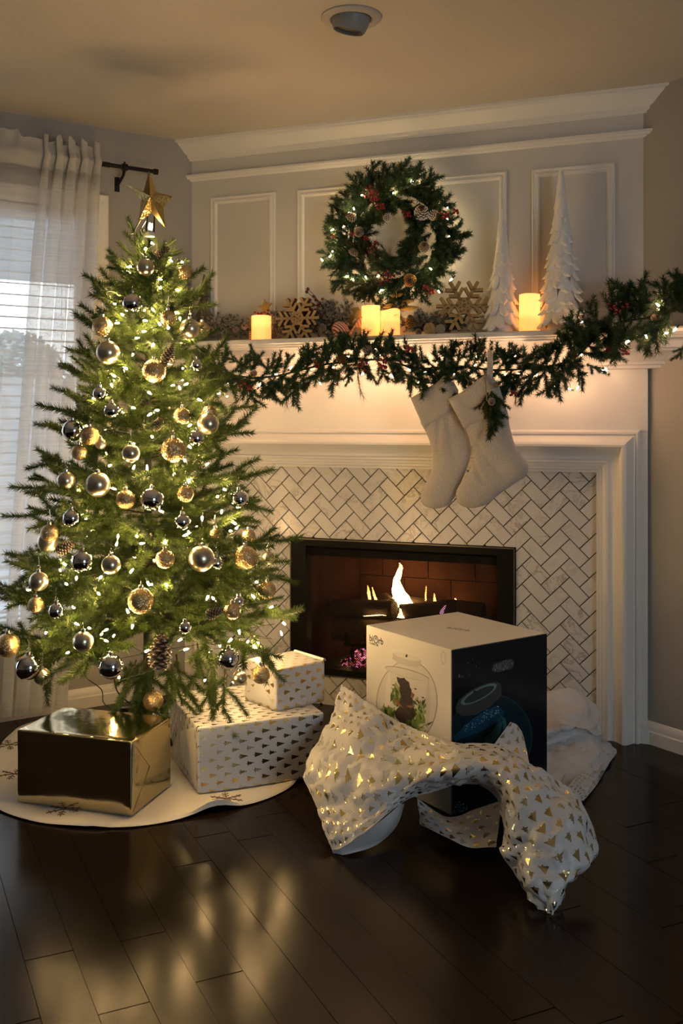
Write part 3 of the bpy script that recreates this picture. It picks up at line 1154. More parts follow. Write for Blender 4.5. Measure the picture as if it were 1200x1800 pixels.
zb_ = at_y(704, 1066, 0.24).z
zt_ = at_y(702, 988, 0.24).z
FM = mk_flame('tall_flame_gas', [(0.0, (1, 0.62, 0.22)), (0.35, (1, 0.58, 0.18)), (0.8, (1, 0.42, 0.08)), (1.0, (1, 0.26, 0.03))], 34.0, zb_, zt_)
fl = lambda l, y=0.24: [at_y(u, v, y) for u, v in l]
flame(fl([(708, 1067), (706, 1055), (701, 1040), (697, 1025), (700, 1010), (704, 998), (702, 988)]), [0.034, 0.042, 0.030, 0.017, 0.013, 0.009, 0.001], FM)
flame(fl([(718, 1064), (714, 1050), (707, 1036)], 0.25), [0.022, 0.014, 0.002], FM)
FM2 = mk_flame('small_flame_gas', [(0.0, (1, 0.55, 0.15)), (1.0, (1, 0.30, 0.05))], 9.0, zb_ - 0.02, zb_ + 0.07)
flame(fl([(650, 1056), (648, 1042), (646, 1029)], 0.22), [0.006, 0.007, 0.001], FM2)
flame(fl([(661, 1056), (657, 1044), (654, 1032)], 0.22), [0.006, 0.005, 0.001], FM2)
flame(fl([(768, 1066), (764, 1055), (763, 1043)], 0.21), [0.007, 0.006, 0.001], FM2)
flame(fl([(748, 1056), (748, 1044), (749, 1030)], 0.25), [0.003, 0.003, 0.001], FM2)
FM3 = mk_flame('low_flame_gas', [(0.0, (1, 0.45, 0.10)), (1.0, (1, 0.62, 0.22))], 14.0, zb_ - 0.10, zb_ - 0.02)
flame(fl([(640, 1083), (655, 1082), (668, 1081), (677, 1082)], 0.13), [0.006, 0.011, 0.011, 0.004], FM3, 0.5)
flame(fl([(704, 1086), (704, 1079), (703, 1070)], 0.135), [0.016, 0.008, 0.003], FM3)
flame(fl([(592, 1125), (590, 1100), (584, 1075)], 0.36), [0.035, 0.03, 0.003], FM2)
flame(fl([(612, 1120), (608, 1098), (606, 1080)], 0.36), [0.03, 0.02, 0.003], FM2)
flame(fl([(800, 1085), (802, 1070), (800, 1052)], 0.38), [0.03, 0.022, 0.003], FM2)
FM4 = mk_flame('blue_flame_gas', [(0.0, (0.25, 0.22, 1.0)), (1.0, (0.75, 0.32, 0.45))], 0.8, zb_ - 0.06, zb_ + 0.01)
flame(fl([(776, 1086), (777, 1074), (783, 1064)], 0.135), [0.010, 0.008, 0.003], FM4)


# ember bed: many small glowing lumps nobody could count
def mk_ember():
    t = NT('glowing_embers')
    n_ = t.noise(t.pos(), 55.0, 3, 0.6)
    c = t.ramp(n_, [(0.40, (1.0, 0.13, 0.02)), (0.53, (0.95, 0.16, 0.06)), (0.60, (0.50, 0.14, 0.50)), (0.68, (1.0, 0.42, 0.18))])
    st = t.ramp(n_, [(0.47, (0, 0, 0)), (0.62, (1, 1, 1))])
    p = t.n('BsdfPrincipled')
    p.inputs['Base Color'].default_value = (0.012, 0.01, 0.01, 1)
    p.inputs['Roughness'].default_value = 0.9
    t.set(p.inputs['Emission Color'], c)
    t.set(p.inputs['Emission Strength'], t.m('MULTIPLY', st, 1.6))
    return t.done(p.outputs[0])


mb = MB()
re_ = random.Random(5)
ico = [(0, 0, 1), (0.9, 0, 0), (0, 0.9, 0), (-0.9, 0, 0), (0, -0.9, 0), (0, 0, -1)]
icof = [(0, 1, 2), (0, 2, 3), (0, 3, 4), (0, 4, 1), (5, 2, 1), (5, 3, 2), (5, 4, 3), (5, 1, 4)]
for k in range(520):
    x, y = re_.uniform(-0.30, 0.30), re_.uniform(0.09, 0.38)
    z = FZ0 + 0.012 + re_.uniform(0, 0.075) * (1 - abs(x) / 0.4)
    s = re_.uniform(0.008, 0.018)
    mb.add([Vector((x + s * a_ * re_.uniform(.7, 1.2), y + s * b_ * re_.uniform(.7, 1.2), z + s * c_ * 0.8)) for a_, b_, c_ in ico], icof)
o = mb.build('ember_bed', mk_ember(), smooth=False)
tag(stuff(o), 'bed of dark and glowing embers under the grate', 'embers')

# ================================================================== EVERGREEN PIECES (shared meshes)
def needles(mb, path, n, ln, wid, ang=50, mat=0, rnd_=None, flat_=0.0, droop=0.0):
    """n pointed three-sided needles round a path"""
    rnd_ = rnd_ or random
    path = [Vector(p) for p in path]
    seg = [(path[i + 1] - path[i]).length for i in range(len(path) - 1)]
    tot = sum(seg)
    for k in range(n):
        s = tot * (k + rnd_.random()) / n
        i = 0
        while i < len(seg) - 1 and s > seg[i]:
            s -= seg[i]; i += 1
        t = (path[i + 1] - path[i]).normalized()
        p = path[i] + t * min(s, seg[i])
        o = t.orthogonal().normalized(); b = t.cross(o)
        a_ = k * 2.4 + rnd_.uniform(-0.4, 0.4)
        side = o * cos(a_) + b * sin(a_)
        side.z *= (1 - flat_)
        frac = k / n
        an = RAD(ang * (1.05 - 0.5 * max(0, frac - 0.75) * 4 * 0.6) + rnd_.uniform(-10, 10))
        d = t * cos(an) + side.normalized() * sin(an)
        d.z -= droop
        d.normalize()
        l_ = ln * rnd_.uniform(0.75, 1.1)
        e1 = d.orthogonal().normalized(); e2 = d.cross(e1)
        q = [p + (e1 * cos(j * 2.0944) + e2 * sin(j * 2.0944)) * wid for j in range(3)]
        m_ = p + d * l_ * 0.6
        tip = p + d * l_
        mb.add(q + [tip], [(0, 1, 3), (1, 2, 3), (2, 0, 3)], mat)


def sprig_mesh(name, twigs, nmat, dens=620, ln=0.022, wid=0.0011, ang=48, seed=0, stem_r=0.0016):
    rr = random.Random(seed)
    mb = MB()
    for tw in twigs:
        L_ = sum((Vector(tw[i + 1]) - Vector(tw[i])).length for i in range(len(tw) - 1))
        mb.tube(tw, [stem_r] * (len(tw) - 1) + [stem_r * 0.5], 4, 1, False)
        needles(mb, tw, max(8, int(L_ * dens)), ln, wid, ang, 0, rr)
    return mb.mesh(name, [M[nmat], M['stem']], smooth=False)


def branch_mesh(name, L_, seed, nmat='needle', lift=0.0):
    """a fir bough along +X: main stem and side twigs, all thickly needled"""
    rr = random.Random(seed)
    mb = MB()
    main = []
    for i in range(8):
        t = i / 7
        main.append(Vector((L_ * t, 0.03 * L_ * sin(t * 3 + seed), L_ * (-0.10 * t + 0.16 * t * t) + lift * t)))
    mb.tube(main, [0.004 - 0.0028 * i / 7 for i in range(8)], 5, 1, False)
    needles(mb, main[1:], int(L_ * 1400), 0.023, 0.0015, 52, 0, rr)
    n_ = max(4, int(L_ / 0.058))
    for k in range(n_):
        t = 0.16 + 0.74 * k / max(1, n_ - 1)
        i = min(6, int(t * 7)); p = main[i].lerp(main[i + 1], t * 7 - i)
        side = 1 if k % 2 else -1
        l_ = (0.078 + 0.30 * L_ * (1 - t) ** 0.8) * rr.uniform(0.85, 1.15)
        an = RAD(rr.uniform(34, 58)) * side
        el = rr.uniform(-0.35, 0.5)
        d = Vector((cos(an), sin(an), el)).normalized()
        tw = [p, p + d * l_ * 0.5, p + d * l_ + Vector((0.15 * l_, 0, rr.uniform(-0.1, 0.15) * l_))]
        mb.tube(tw, [0.002, 0.0016, 0.001], 4, 1, False)
        needles(mb, tw, int(l_ * 1500), 0.025, 0.0016, 52, 0, rr)
        if l_ > 0.12:
            for sg in (-1, 1):
                q = tw[0].lerp(tw[1], 0.9)
                an2 = an + sg * RAD(38)
                d2 = Vector((cos(an2), sin(an2), el + rr.uniform(-0.3, 0.3))).normalized()
                l2 = l_ * 0.42
                t2 = [q, q + d2 * l2]
                mb.tube(t2, 0.0012, 4, 1, False)
                needles(mb, t2, int(l2 * 1500), 0.024, 0.0016, 52, 0, rr)
    return mb.mesh(name, [M[nmat], M['stem']], smooth=False)


def bulb_mesh(name, emat, s=1.0):
    mb = MB()
    pr = [(0.0, 0.0), (0.0026 * s, 0.001), (0.0030 * s, 0.005 * s), (0.0026 * s, 0.010 * s), (0.0012 * s, 0.0145 * s), (0.0, 0.0165 * s)]
    mb.lathe([(r_, z_ + 0.004) for r_, z_ in pr], 6, 0)
    mb.lathe([(0.0, -0.010), (0.0028, -0.010), (0.0030, 0.0045), (0.0, 0.0046)], 6, 1)
    return mb.mesh(name, [emat, M['socket']])


BM = {'t': bulb_mesh('bulb', M['bulb_t'], 1.0), 'g': bulb_mesh('bulb', M['bulb_g'], 1.0), 'w': bulb_mesh('bulb', M['bulb_w'], 0.85)}


def rot_to(d, roll=0.0):
    return Vector(d).to_track_quat('Z', 'Y').to_matrix().to_4x4() @ Matrix.Rotation(roll, 4, 'Z')


def cone_mesh(name, R_, H_, tip, seed=0, snowy=False):
    """pinecone along +Z, stem end at the top: spiral of thick pointed scales"""
    rr = random.Random(seed)
    mb = MB()
    mb.lathe([(0.0, 0), (R_ * 0.35, H_ * 0.08), (R_ * 0.5, H_ * 0.45), (R_ * 0.35, H_ * 0.85), (0, H_)], 8, 0)
    n_ = 70
    for k in range(n_):
        t = (k + 0.5) / n_
        z_ = H_ * t
        rad = R_ * (0.30 + 0.70 * sin(pi * min(1, (0.10 + 0.86 * t)) ** 0.85)) if t < 0.98 else R_ * 0.3
        a_ = k * 2.39996
        er = Vector((cos(a_), sin(a_), 0)); et = Vector((-sin(a_), cos(a_), 0))
        dn = Vector((0, 0, -1))
        out = (er * 1.0 + dn * (0.55 - 0.9 * (1 - t) * 0)).normalized()
        up = out.cross(et)
        c0 = er * rad * 0.35 + Vector((0, 0, z_ + 0.1 * H_ * 0.4))
        L_ = rad * 0.85
        wd = R_ * 0.30
        p1 = c0 + out * L_ * 0.75; p2 = c0 + out * L_
        th = R_ * 0.07
        v_ = [c0 + et * wd * 0.3, c0 - et * wd * 0.3, p1 + et * wd, p1 - et * wd, p2 + up * th, c0 + up * th * 0.0 - up * th, p1 - up * th * 1.5, p1 + up * th * 1.6]
        mb.add([v_[0], v_[1], v_[3], v_[7], v_[2], v_[6], v_[4]], [(0, 1, 2, 3), (0, 3, 4), (1, 0, 5), (0, 4, 5), (2, 1, 5)], 0)
        mb.add([v_[2], v_[7], v_[3], v_[6], v_[4] + out * 0.0], [(0, 1, 4), (1, 2, 4), (2, 3, 4), (3, 0, 4)], 1)
    return mb.mesh(name, [M['cone'], M[tip]], smooth=False)


CONE = {'tip': cone_mesh('pinecone', 0.021, 0.062, 'cone_tip', 1), 'snow': cone_mesh('pinecone', 0.03, 0.06, 'cone_snow', 2), 'gold': cone_mesh('pinecone', 0.026, 0.055, 'cone_gold', 3)}


def berry_mesh(name, n_, R_, seed, hang=0.0):
    rr = random.Random(seed)
    mb = MB()
    for k in range(n_):
        d = Vector((rr.uniform(-1, 1), rr.uniform(-1, 1), rr.uniform(-1, 1)))
        d = d.normalized() * R_ * rr.uniform(0.4, 1.0)
        d.z -= hang * rr.random()
        r_ = 0.0055 * rr.uniform(0.85, 1.15)
        mb.lathe([(r_ * sin(pi * j / 6), -r_ * cos(pi * j / 6)) for j in range(7)], 8, 0, Matrix.Translation(d))
        mb.tube([Vector((0, 0, 0)), d * 0.5 + Vector((0, 0, 0.004)), d], 0.0007, 3, 1, False)
    return mb.mesh(name, [M['berry'], M['stem']])


BERRY = [berry_mesh('berry_cluster', 9, 0.022, 1), berry_mesh('berry_cluster', 13, 0.028, 2, 0.02), berry_mesh('berry_cluster', 6, 0.016, 3)]

# ================================================================== CHRISTMAS TREE
TX0, TY0 = -0.635, -0.862
TP = Vector((TX0, TY0, 0))
tree = thing('christmas_tree', 'green artificial christmas tree with white lights, standing left of the fireplace', 'tree', (TX0, TY0, 0.012))
mb = MB()
mb.tube([(TX0, TY0, 0.02), (TX0, TY0, 0.6), (TX0, TY0, 1.2), (TX0, TY0, 1.80)], [0.017, 0.016, 0.012, 0.006], 10)
mb.build('trunk', M['trunk'], tree)
for k in range(4):
    a_ = k * pi / 2 + 0.5
    e = Vector((cos(a_), sin(a_), 0))
    mb = MB()
    mb.tube([TP + Vector((0, 0, 0.13)), TP + e * 0.05 + Vector((0, 0, 0.10)), TP + e * 0.115 + Vector((0, 0, 0.022))], 0.009, 6)
    mb.build('stand_leg', M['black'], tree)


def prof_r(z):
    zs = [0.24, 0.32, 0.42, 0.52, 0.66, 0.78, 1.01, 1.27, 1.54, 1.70, 1.82]
    rs = [0.30, 0.40, 0.49, 0.515, 0.47, 0.42, 0.345, 0.255, 0.158, 0.080, 0.02]
    return float(np.interp(z, zs, rs))


SIZES = [0.14, 0.22, 0.32, 0.44, 0.54]
BRM = {L_: [branch_mesh('branch', L_, int(L_ * 1000) + i * 7) for i in range(4)] for L_ in SIZES}
rb = random.Random(21)
nb = 0
z = 0.515
while z < 1.71:
    R_ = prof_r(z)
    cnt = int(round(4.6 + 6.2 * R_ / 0.515))
    ph = rb.random() * 6.28
    for k in range(cnt):
        az = ph + 2 * pi * k / cnt + rb.uniform(-0.18, 0.18)
        pitch = RAD(np.interp(z, [0.5, 0.62, 1.2, 1.75], [-5, 3, 14, 42]) + rb.uniform(-9, 9))
        L_ = R_ * rb.uniform(0.86, 1.10) / max(0.6, cos(pitch))
        cls = min(SIZES, key=lambda s: abs(s - L_))
        sc = L_ / cls
        Mx = Matrix.Translation((TX0, TY0, z + rb.uniform(-0.02, 0.02))) @ Matrix.Rotation(az, 4, 'Z') @ Matrix.Rotation(-pitch, 4, 'Y') @ Matrix.Rotation(rb.uniform(-0.5, 0.5), 4, 'X') @ Matrix.Diagonal((sc, min(1.1, sc), min(1.1, sc), 1))
        link('branch', rb.choice(BRM[cls]), tree, Mx)
        nb += 1
    z += 0.092 if z < 1.2 else 0.078
# upright tip sprigs and hanging low twigs seen in the photo
for az, pt, L_, zz in ((0.3, 64, 0.14, 1.68), (3.3, 66, 0.14, 1.73), (4.4, 60, 0.14, 1.68), (5.9, 32, 0.14, 1.69), (3.9, 30, 0.14, 1.67), (1.4, 55, 0.14, 1.69)):
    link('branch', BRM[0.14][nb % 4], tree, Matrix.Translation((TX0, TY0, zz)) @ Matrix.Rotation(az, 4, 'Z') @ Matrix.Rotation(-RAD(pt), 4, 'Y') @ Matrix.Diagonal((0.8, 0.8, 0.8, 1)))
    nb += 1
def tpt(u, v, d):
    return at(u, v, d)
for (u, v, d, dirp, L_) in ((262, 1168, 3.33, (0.0, -0.1, -1), 0.14), (300, 1168, 3.30, (0.5, -0.2, -1), 0.14), (380, 1150, 3.25, (-0.12, -0.1, -1), 0.14), (396, 1178, 3.22, (0.02, -0.1, -1), 0.14),
                           (240, 1160, 3.32, (-0.25, -0.3, -1), 0.14), (345, 1130, 3.30, (0.3, -0.1, -1), 0.14), (90, 1130, 3.35, (-0.1, -0.1, -1), 0.14), (440, 1110, 3.25, (0.3, 0.1, -0.6), 0.14), (258, 1150, 3.40, (-0.1, -0.25, -1), 0.14), (268, 1165, 3.38, (0.15, -0.2, -1), 0.14), (255, 1178, 3.37, (-0.2, -0.1, -1), 0.14), (310, 1150, 3.36, (0.4, -0.3, -0.9), 0.14)):
    link('branch', BRM[0.14][nb % 4], tree, Matrix.Translation(tpt(u, v, d)) @ Vector(dirp).to_track_quat('X', 'Z').to_matrix().to_4x4() @ Matrix.Diagonal((0.95, 0.85, 0.85, 1)))
    nb += 1


def on_tree(u, v, inset=1.0):
    """where the sight line meets the tree's outline cone, on the near side"""
    d = 3.447
    for _ in range(12):
        p = at(u, v, d)
        lat = (p - CAMP).dot(rt) - (TP - CAMP).dot(rt)
        R_ = prof_r(p.z) * inset
        fo = math.sqrt(max(0.0, R_ * R_ - lat * lat))
        d = 0.5 * d + 0.5 * (3.447 - fo)
    return at(u, v, d), d


# ---- star on top
star = thing('star_topper', 'faceted gold glitter star on top of the christmas tree', 'star', at(262, 432, 3.447))
sc_ = at(262, 352, 3.42)
px_ = 3.42 / 1750
fx = (rt * 0.97 + fw * 0.24).normalized()        # the star is turned a little
fn = fx.cross(UP).normalized()
outer = [(262, 300), (304, 345), (291, 401), (243, 391), (223, 324)]
inner = [(275, 338), (287, 365), (266, 374), (248, 352), (252, 336)]
OP = [at(u, v, 3.42) for u, v in outer]
IP = [at(u, v, 3.42) for u, v in inner]
mb = MB()
ctr = at(268, 349, 3.42)
f1, f2 = ctr - fw * 0.042, ctr + fw * 0.042
for i in range(5):
    o_, a_, b_ = OP[i], IP[i], IP[i - 1]
    for c_, fl_ in ((f1, 0), (f2, 1)):
        for k, (p, q_) in enumerate(((b_, o_), (o_, a_))):
            mb.add([p, q_, c_], [(0, 1, 2) if fl_ else (0, 2, 1)], 0 if (k + 2 * i) % 5 else 1)
mb.build('star', [M['star'], M['star_edge']], star, smooth=False)
mb = MB()
b0, b1 = at(263, 414, 3.44), at(266, 368, 3.43)
mb.tube([b0, b0.lerp(b1, 0.3), b0.lerp(b1, 0.75), b1], [0.0165, 0.0165, 0.014, 0.010], 16, caps=False)
mb.build('tube_holder', M['clear'], star)
mb = MB()
mb.tube([b0 - UP * 0.004, b0 + UP * 0.010], 0.0175, 16)
mb.build('collar', simple('clear_collar', (0.6, 0.6, 0.55), 0.2), star)
link('bulb', BM['t'], star, Matrix.Translation(b0 + UP * 0.012) @ Matrix.Diagonal((1.6, 1.6, 1.6, 1)))
mb = MB()
for du in (-24, -14):
    mb.tube(cr([at(262 + du, 425, 3.42), at(262 + du - 1, 405, 3.42), at(262 + du + 8, 388, 3.42)], 5), 0.0022, 5)
mb.build('wire_clip', M['wire'], star)

# ---- light string on the tree
TB = [(262, 424), (259, 434), (296, 455), (233, 468), (316, 459), (276, 490), (285, 509), (310, 494), (219, 556), (212, 567), (249, 562), (305, 547), (283, 573), (292, 579), (235, 595), (272, 602), (235, 619),
      (226, 650), (205, 663), (323, 649), (247, 583), (316, 562), (194, 672), (258, 687), (318, 687), (332, 673), (229, 715), (268, 725), (280, 721), (329, 750), (270, 771), (227, 779), (329, 782), (327, 813),
      (259, 828), (310, 831), (332, 841), (390, 859), (233, 826), (390, 895), (410, 932), (332, 938), (207, 946), (237, 941), (243, 956), (203, 962), (289, 959), (180, 1011), (227, 1009), (318, 861), (289, 901),
      (194, 857), (114, 1025), (135, 1012), (171, 1041), (258, 1020), (271, 1027), (227, 1080), (234, 1095), (82, 1108), (129, 1094), (183, 1109), (177, 1116), (181, 1124), (252, 1147), (122, 1146), (209, 1195),
      (159, 1105), (80, 1181), (332, 939), (417, 922), (411, 933), (367, 1045), (378, 1055), (447, 1021), (449, 1053), (482, 1065), (496, 1093), (496, 1119), (386, 1132), (409, 1121), (442, 1133), (457, 1133),
      (320, 1143), (322, 1121), (419, 1105), (361, 1192), (407, 1202), (296, 1032), (140, 905), (105, 985), (150, 745), (160, 700), (355, 905), (300, 640), (190, 820), (345, 700), (265, 540)]
tlights = thing('string_lights', 'string of warm white mini lights wound through the christmas tree', 'lights', (TX0, TY0, 0.4))
rl = random.Random(3)
bp = []
for u, v in TB:
    p, d = on_tree(u, v, 0.90)
    bp.append(p)
for k in range(85):                  # those on the far side and deep inside
    zz = rl.uniform(0.38, 1.72)
    rr = prof_r(zz) * rl.uniform(0.45, 0.95)
    az = rl.uniform(-0.5, pi + 0.5) + RAD(YAW)
    bp.append(TP + Vector((rr * cos(az), rr * sin(az), zz)))
for p in bp:
    d = Vector((rl.uniform(-1, 1), rl.uniform(-1, 1), rl.uniform(-0.8, 0.8)))
    link('bulb', BM['t'], tlights, Matrix.Translation(p) @ rot_to(d))
order = sorted(range(len(bp)), key=lambda i: (round(bp[i].z / 0.09), math.atan2(bp[i].y - TY0, bp[i].x - TX0)))
mb = MB()
pts = []
for i in order:
    p = bp[i]
    e = Vector((TX0 - p.x, TY0 - p.y, 0)) * 0.06
    pts.append(p + e + Vector((0, 0, -0.008)))
chain = []
for p, q_ in zip(pts, pts[1:]):
    m_ = (p + q_) / 2
    m_ = m_ + (Vector((TX0, TY0, m_.z)) - m_) * 0.35
    chain += [p, m_]
mb.tube(chain, 0.0010, 4, caps=False)
mb.build('cord', M['wire'], tlights)

# ---- baubles
def sphere_mesh(name, mat, n=28):
    mb = MB()
    k = n // 2
    mb.lathe([(sin(pi * j / k), -cos(pi * j / k)) for j in range(k + 1)], n)
    return mb.mesh(name, mat)


SPH = {'S': sphere_mesh('ball', M['silver']), 'M': sphere_mesh('ball', M['matte_gold']), 'G': sphere_mesh('ball', M['glitter'])}
mb = MB()
mb.lathe([(0.0, 0.0), (0.0065, 0.0), (0.0065, 0.008), (0.003, 0.010), (0.0, 0.010)], 10)
CAP = mb.mesh('cap', M['chrome'])
mb = MB()
mb.tube([Vector((0.004 * cos(a_), 0, 0.012 + 0.004 * sin(a_))) for a_ in np.linspace(0, 2 * pi, 13)], 0.0006, 4, caps=False)
mb.tube([(0, 0, 0.016), (0.002, 0, 0.022), (0, 0.001, 0.036)], 0.0005, 4, caps=False)
HOOK = mb.mesh('hook', M['chrome'])
BAUB = [
    (256, 470, 15, 'M', 'satin gold bauble nearest the star, topmost on the tree'),
    (325, 479, 13, 'G', 'yellow glitter bauble at the right edge of the tree top, before the tin trees'),
    (233, 533, 18, 'S', 'highest mirror silver bauble on the tree, left of the trunk'),
    (180, 574, 18, 'G', 'glitter bauble at the left edge just above the big upper satin one'),
    (190, 620, 21, 'M', 'large satin champagne bauble at the left edge, upper third of the tree'),
    (296, 559, 14, 'G', 'small pale glitter bauble in the middle, between the two upper pinecones'),
    (334, 578, 18, 'M', 'satin gold bauble at the right edge, level with the mantel shelf'),
    (355, 580, 14, 'G', 'amber glitter bauble half hidden behind the satin one level with the mantel shelf'),
    (271, 652, 21, 'G', 'large gold glitter bauble just below the middle upper pinecone'),
    (345, 642, 11, 'S', 'small silver bauble at the right edge, just under the mantel shelf'),
    (175, 692, 12, 'S', 'small silver bauble at the left edge, first of the three silver ones stepping down there'),
    (197, 722, 14, 'S', 'silver bauble below the dark left branch, second of the silver ones stepping down'),
    (128, 757, 19, 'S', 'large silver bauble in front of the curtain, at the far left of the middle'),
    (158, 766, 17, 'G', 'gold glitter bauble touching the large silver one in front of the curtain'),
    (139, 795, 14, 'G', 'glitter bauble hanging below the pair of silver and gold ones by the curtain'),
    (177, 780, 10, 'M', 'tiny pale satin bauble half hidden right of the gold glitter one by the curtain'),
    (230, 797, 16, 'M', 'satin bauble hanging in the open gap at mid height'),
    (116, 845, 16, 'M', 'satin champagne bauble at the left edge against the curtain, below two glitter ones'),
    (172, 852, 22, 'M', 'largest satin champagne bauble, left of the gap at mid height'),
    (221, 878, 17, 'G', 'brownish glitter bauble between the largest satin one and a silver one'),
    (267, 878, 21, 'S', 'large silver bauble near the middle of the tree'),
    (305, 791, 22, 'G', 'large glitter bauble right of the mid trunk, below the little pinecone'),
    (320, 731, 15, 'G', 'glitter bauble above right of the little mid pinecone'),
    (368, 726, 14, 'G', 'gold bauble peeping out behind the satin one against the lit frieze'),
    (366, 745, 19, 'M', 'satin gold bauble at the right edge against the lit frieze'),
    (345, 770, 14, 'S', 'silver bauble beside the large glitter one, right of the mid trunk'),
    (326, 868, 15, 'G', 'pale glowing glitter bauble right of the large middle silver one'),
    (420, 877, 17, 'S', 'silver bauble at the right edge before the white tiles'),
    (321, 917, 14, 'S', 'silver bauble in the middle below the pale glowing one'),
    (126, 911, 16, 'S', 'silver bauble half covered by a dark branch at the left'),
    (87, 937, 16, 'G', 'glitter bauble at the left edge in front of a satin one'),
    (84, 953, 18, 'M', 'satin bauble behind the glitter one at the left edge'),
    (145, 987, 20, 'S', 'large silver bauble in the lower left, beside a small satin one'),
    (195, 993, 17, 'M', 'satin bauble right of the large lower left silver one'),
    (290, 983, 17, 'G', 'glitter bauble left of the large satin one in the lower middle'),
    (354, 982, 23, 'M', 'largest satin gold bauble in the lower right middle, hung on a long hook'),
    (381, 990, 12, 'S', 'small silver bauble tucked behind the largest satin gold one'),
    (378, 938, 10, 'G', 'tiny amber glitter bauble peeping out above the largest satin gold one'),
    (68, 1022, 17, 'M', 'satin bauble at the far left edge before the lower blind'),
    (63, 1063, 14, 'G', 'amber glitter bauble half buried in needles at the far left'),
    (99, 1074, 14, 'S', 'small silver bauble inside the lowest left branches'),
    (247, 1056, 23, 'G', 'largest gold glitter bauble, low in the middle of the tree'),
    (146, 1128, 18, 'M', 'satin bauble hanging low above the floor cord, left of the trunk'),
    (14, 1134, 21, 'G', 'glitter bauble hanging from the outermost left branch tip'),
    (50, 1173, 23, 'S', 'lowest left silver bauble, large, in front of a small gold one'),
    (74, 1189, 15, 'M', 'small satin gold bauble behind the lowest left silver one'),
    (195, 1172, 22, 'S', 'large silver bauble hanging lowest above the gold foil gift'),
    (269, 1232, 18, 'G', 'dark glitter bauble hanging lowest of all, by the tree stand'),
    (431, 980, 21, 'G', 'large gold glitter bauble at the right beside the fireplace tiles'),
    (437, 942, 12, 'G', 'gold glitter bauble behind a branch, above the large one by the tiles'),
    (471, 981, 12, 'M', 'copper satin bauble behind the large glitter one by the tiles'),
    (469, 1037, 16, 'G', 'gold glitter bauble at the right edge just left of the firebox'),
    (408, 1074, 15, 'G', 'gold glitter bauble right of the small brown pinecone'),
    (419, 1057, 10, 'S', 'tiny silver bauble above the glitter one by the brown pinecone'),
    (325, 1103, 11, 'S', 'small silver bauble above right of the big hanging pinecone'),
    (401, 1158, 19, 'S', 'large silver bauble hanging above the printed gift, right of the big pinecone'),
    (458, 1186, 16, 'G', 'gold glitter bauble hanging in front of the small gift'),
    (421, 1192, 13, 'M', 'satin gold bauble glimpsed behind twigs left of the small gift'),
]
for u, v, r_, ty, lab in BAUB:
    p, d = on_tree(u, v, 1.0)
    d -= 0.03
    if any(k in lab for k in ('behind', 'peeping', 'half hidden', 'buried', 'glimpsed', 'tucked')):
        d += 0.055
    if v > 1185:
        d = min(d, 3.22) if ty != 'G' or u < 300 else 3.10
    if 'lowest of all' in lab:
        d = 3.30
    p = at(u, v, d)
    R_ = r_ * d / 1750
    b = thing('bauble', lab, 'ornament', p + UP * R_, {'S': 'mirror silver baubles on the tree', 'M': 'satin gold baubles on the tree', 'G': 'glitter baubles on the tree'}[ty])
    tw_ = random.Random(u * 7 + v).uniform(0, 6)
    link('ball', SPH[ty], b, Matrix.Translation(p) @ Matrix.Rotation(tw_, 4, 'Z') @ Matrix.Diagonal((R_, R_, R_, 1)))
    link('cap', CAP, b, Matrix.Translation(p + UP * (R_ - 0.001)))
    link('hook', HOOK, b, Matrix.Translation(p + UP * (R_ - 0.001)) @ Matrix.Rotation(tw_, 4, 'Z') @ Matrix.Diagonal((1, 1, 1.3 if 'long hook' not in lab else 2.2, 1)))
for u, v, hpx, lab, tilt in ((286, 444, 28, 'pinecone at the tree top right of the topmost satin bauble', 0.9), (296, 625, 34, 'dark pinecone above the large upper glitter bauble', 0.35),
                             (277, 745, 24, 'little pinecone half hidden on the mid trunk', 0.4), (115, 962, 32, 'dim frosted pinecone deep in the left branches', 1.1),
                             (377, 1077, 30, 'small pale brown pinecone low on the right of the tree', 1.2), (282, 1145, 60, 'big dark pinecone hanging low in the middle with pale scale tips', 0.1)):
    p, d = on_tree(u, v, 0.98)
    d -= 0.02
    p = at(u, v, d)
    s = hpx * d / 1750 / 0.062
    b = thing('pinecone', lab, 'pinecone', p, 'pinecones hung on the tree')
    Mx = Matrix.Translation(p) @ Matrix.Rotation(tilt, 4, fw) @ Matrix.Diagonal((s, s, s, 1)) @ Matrix.Translation((0, 0, -0.031))
    link('cone_body', CONE['tip'], b, Mx)
    mb = MB(); mb.tube([p + UP * (hpx * d / 3500 * cos(tilt)), p + UP * (hpx * d / 3500 + 0.02)], 0.0007, 4)
    mb.build('hook', M['chrome'], b)

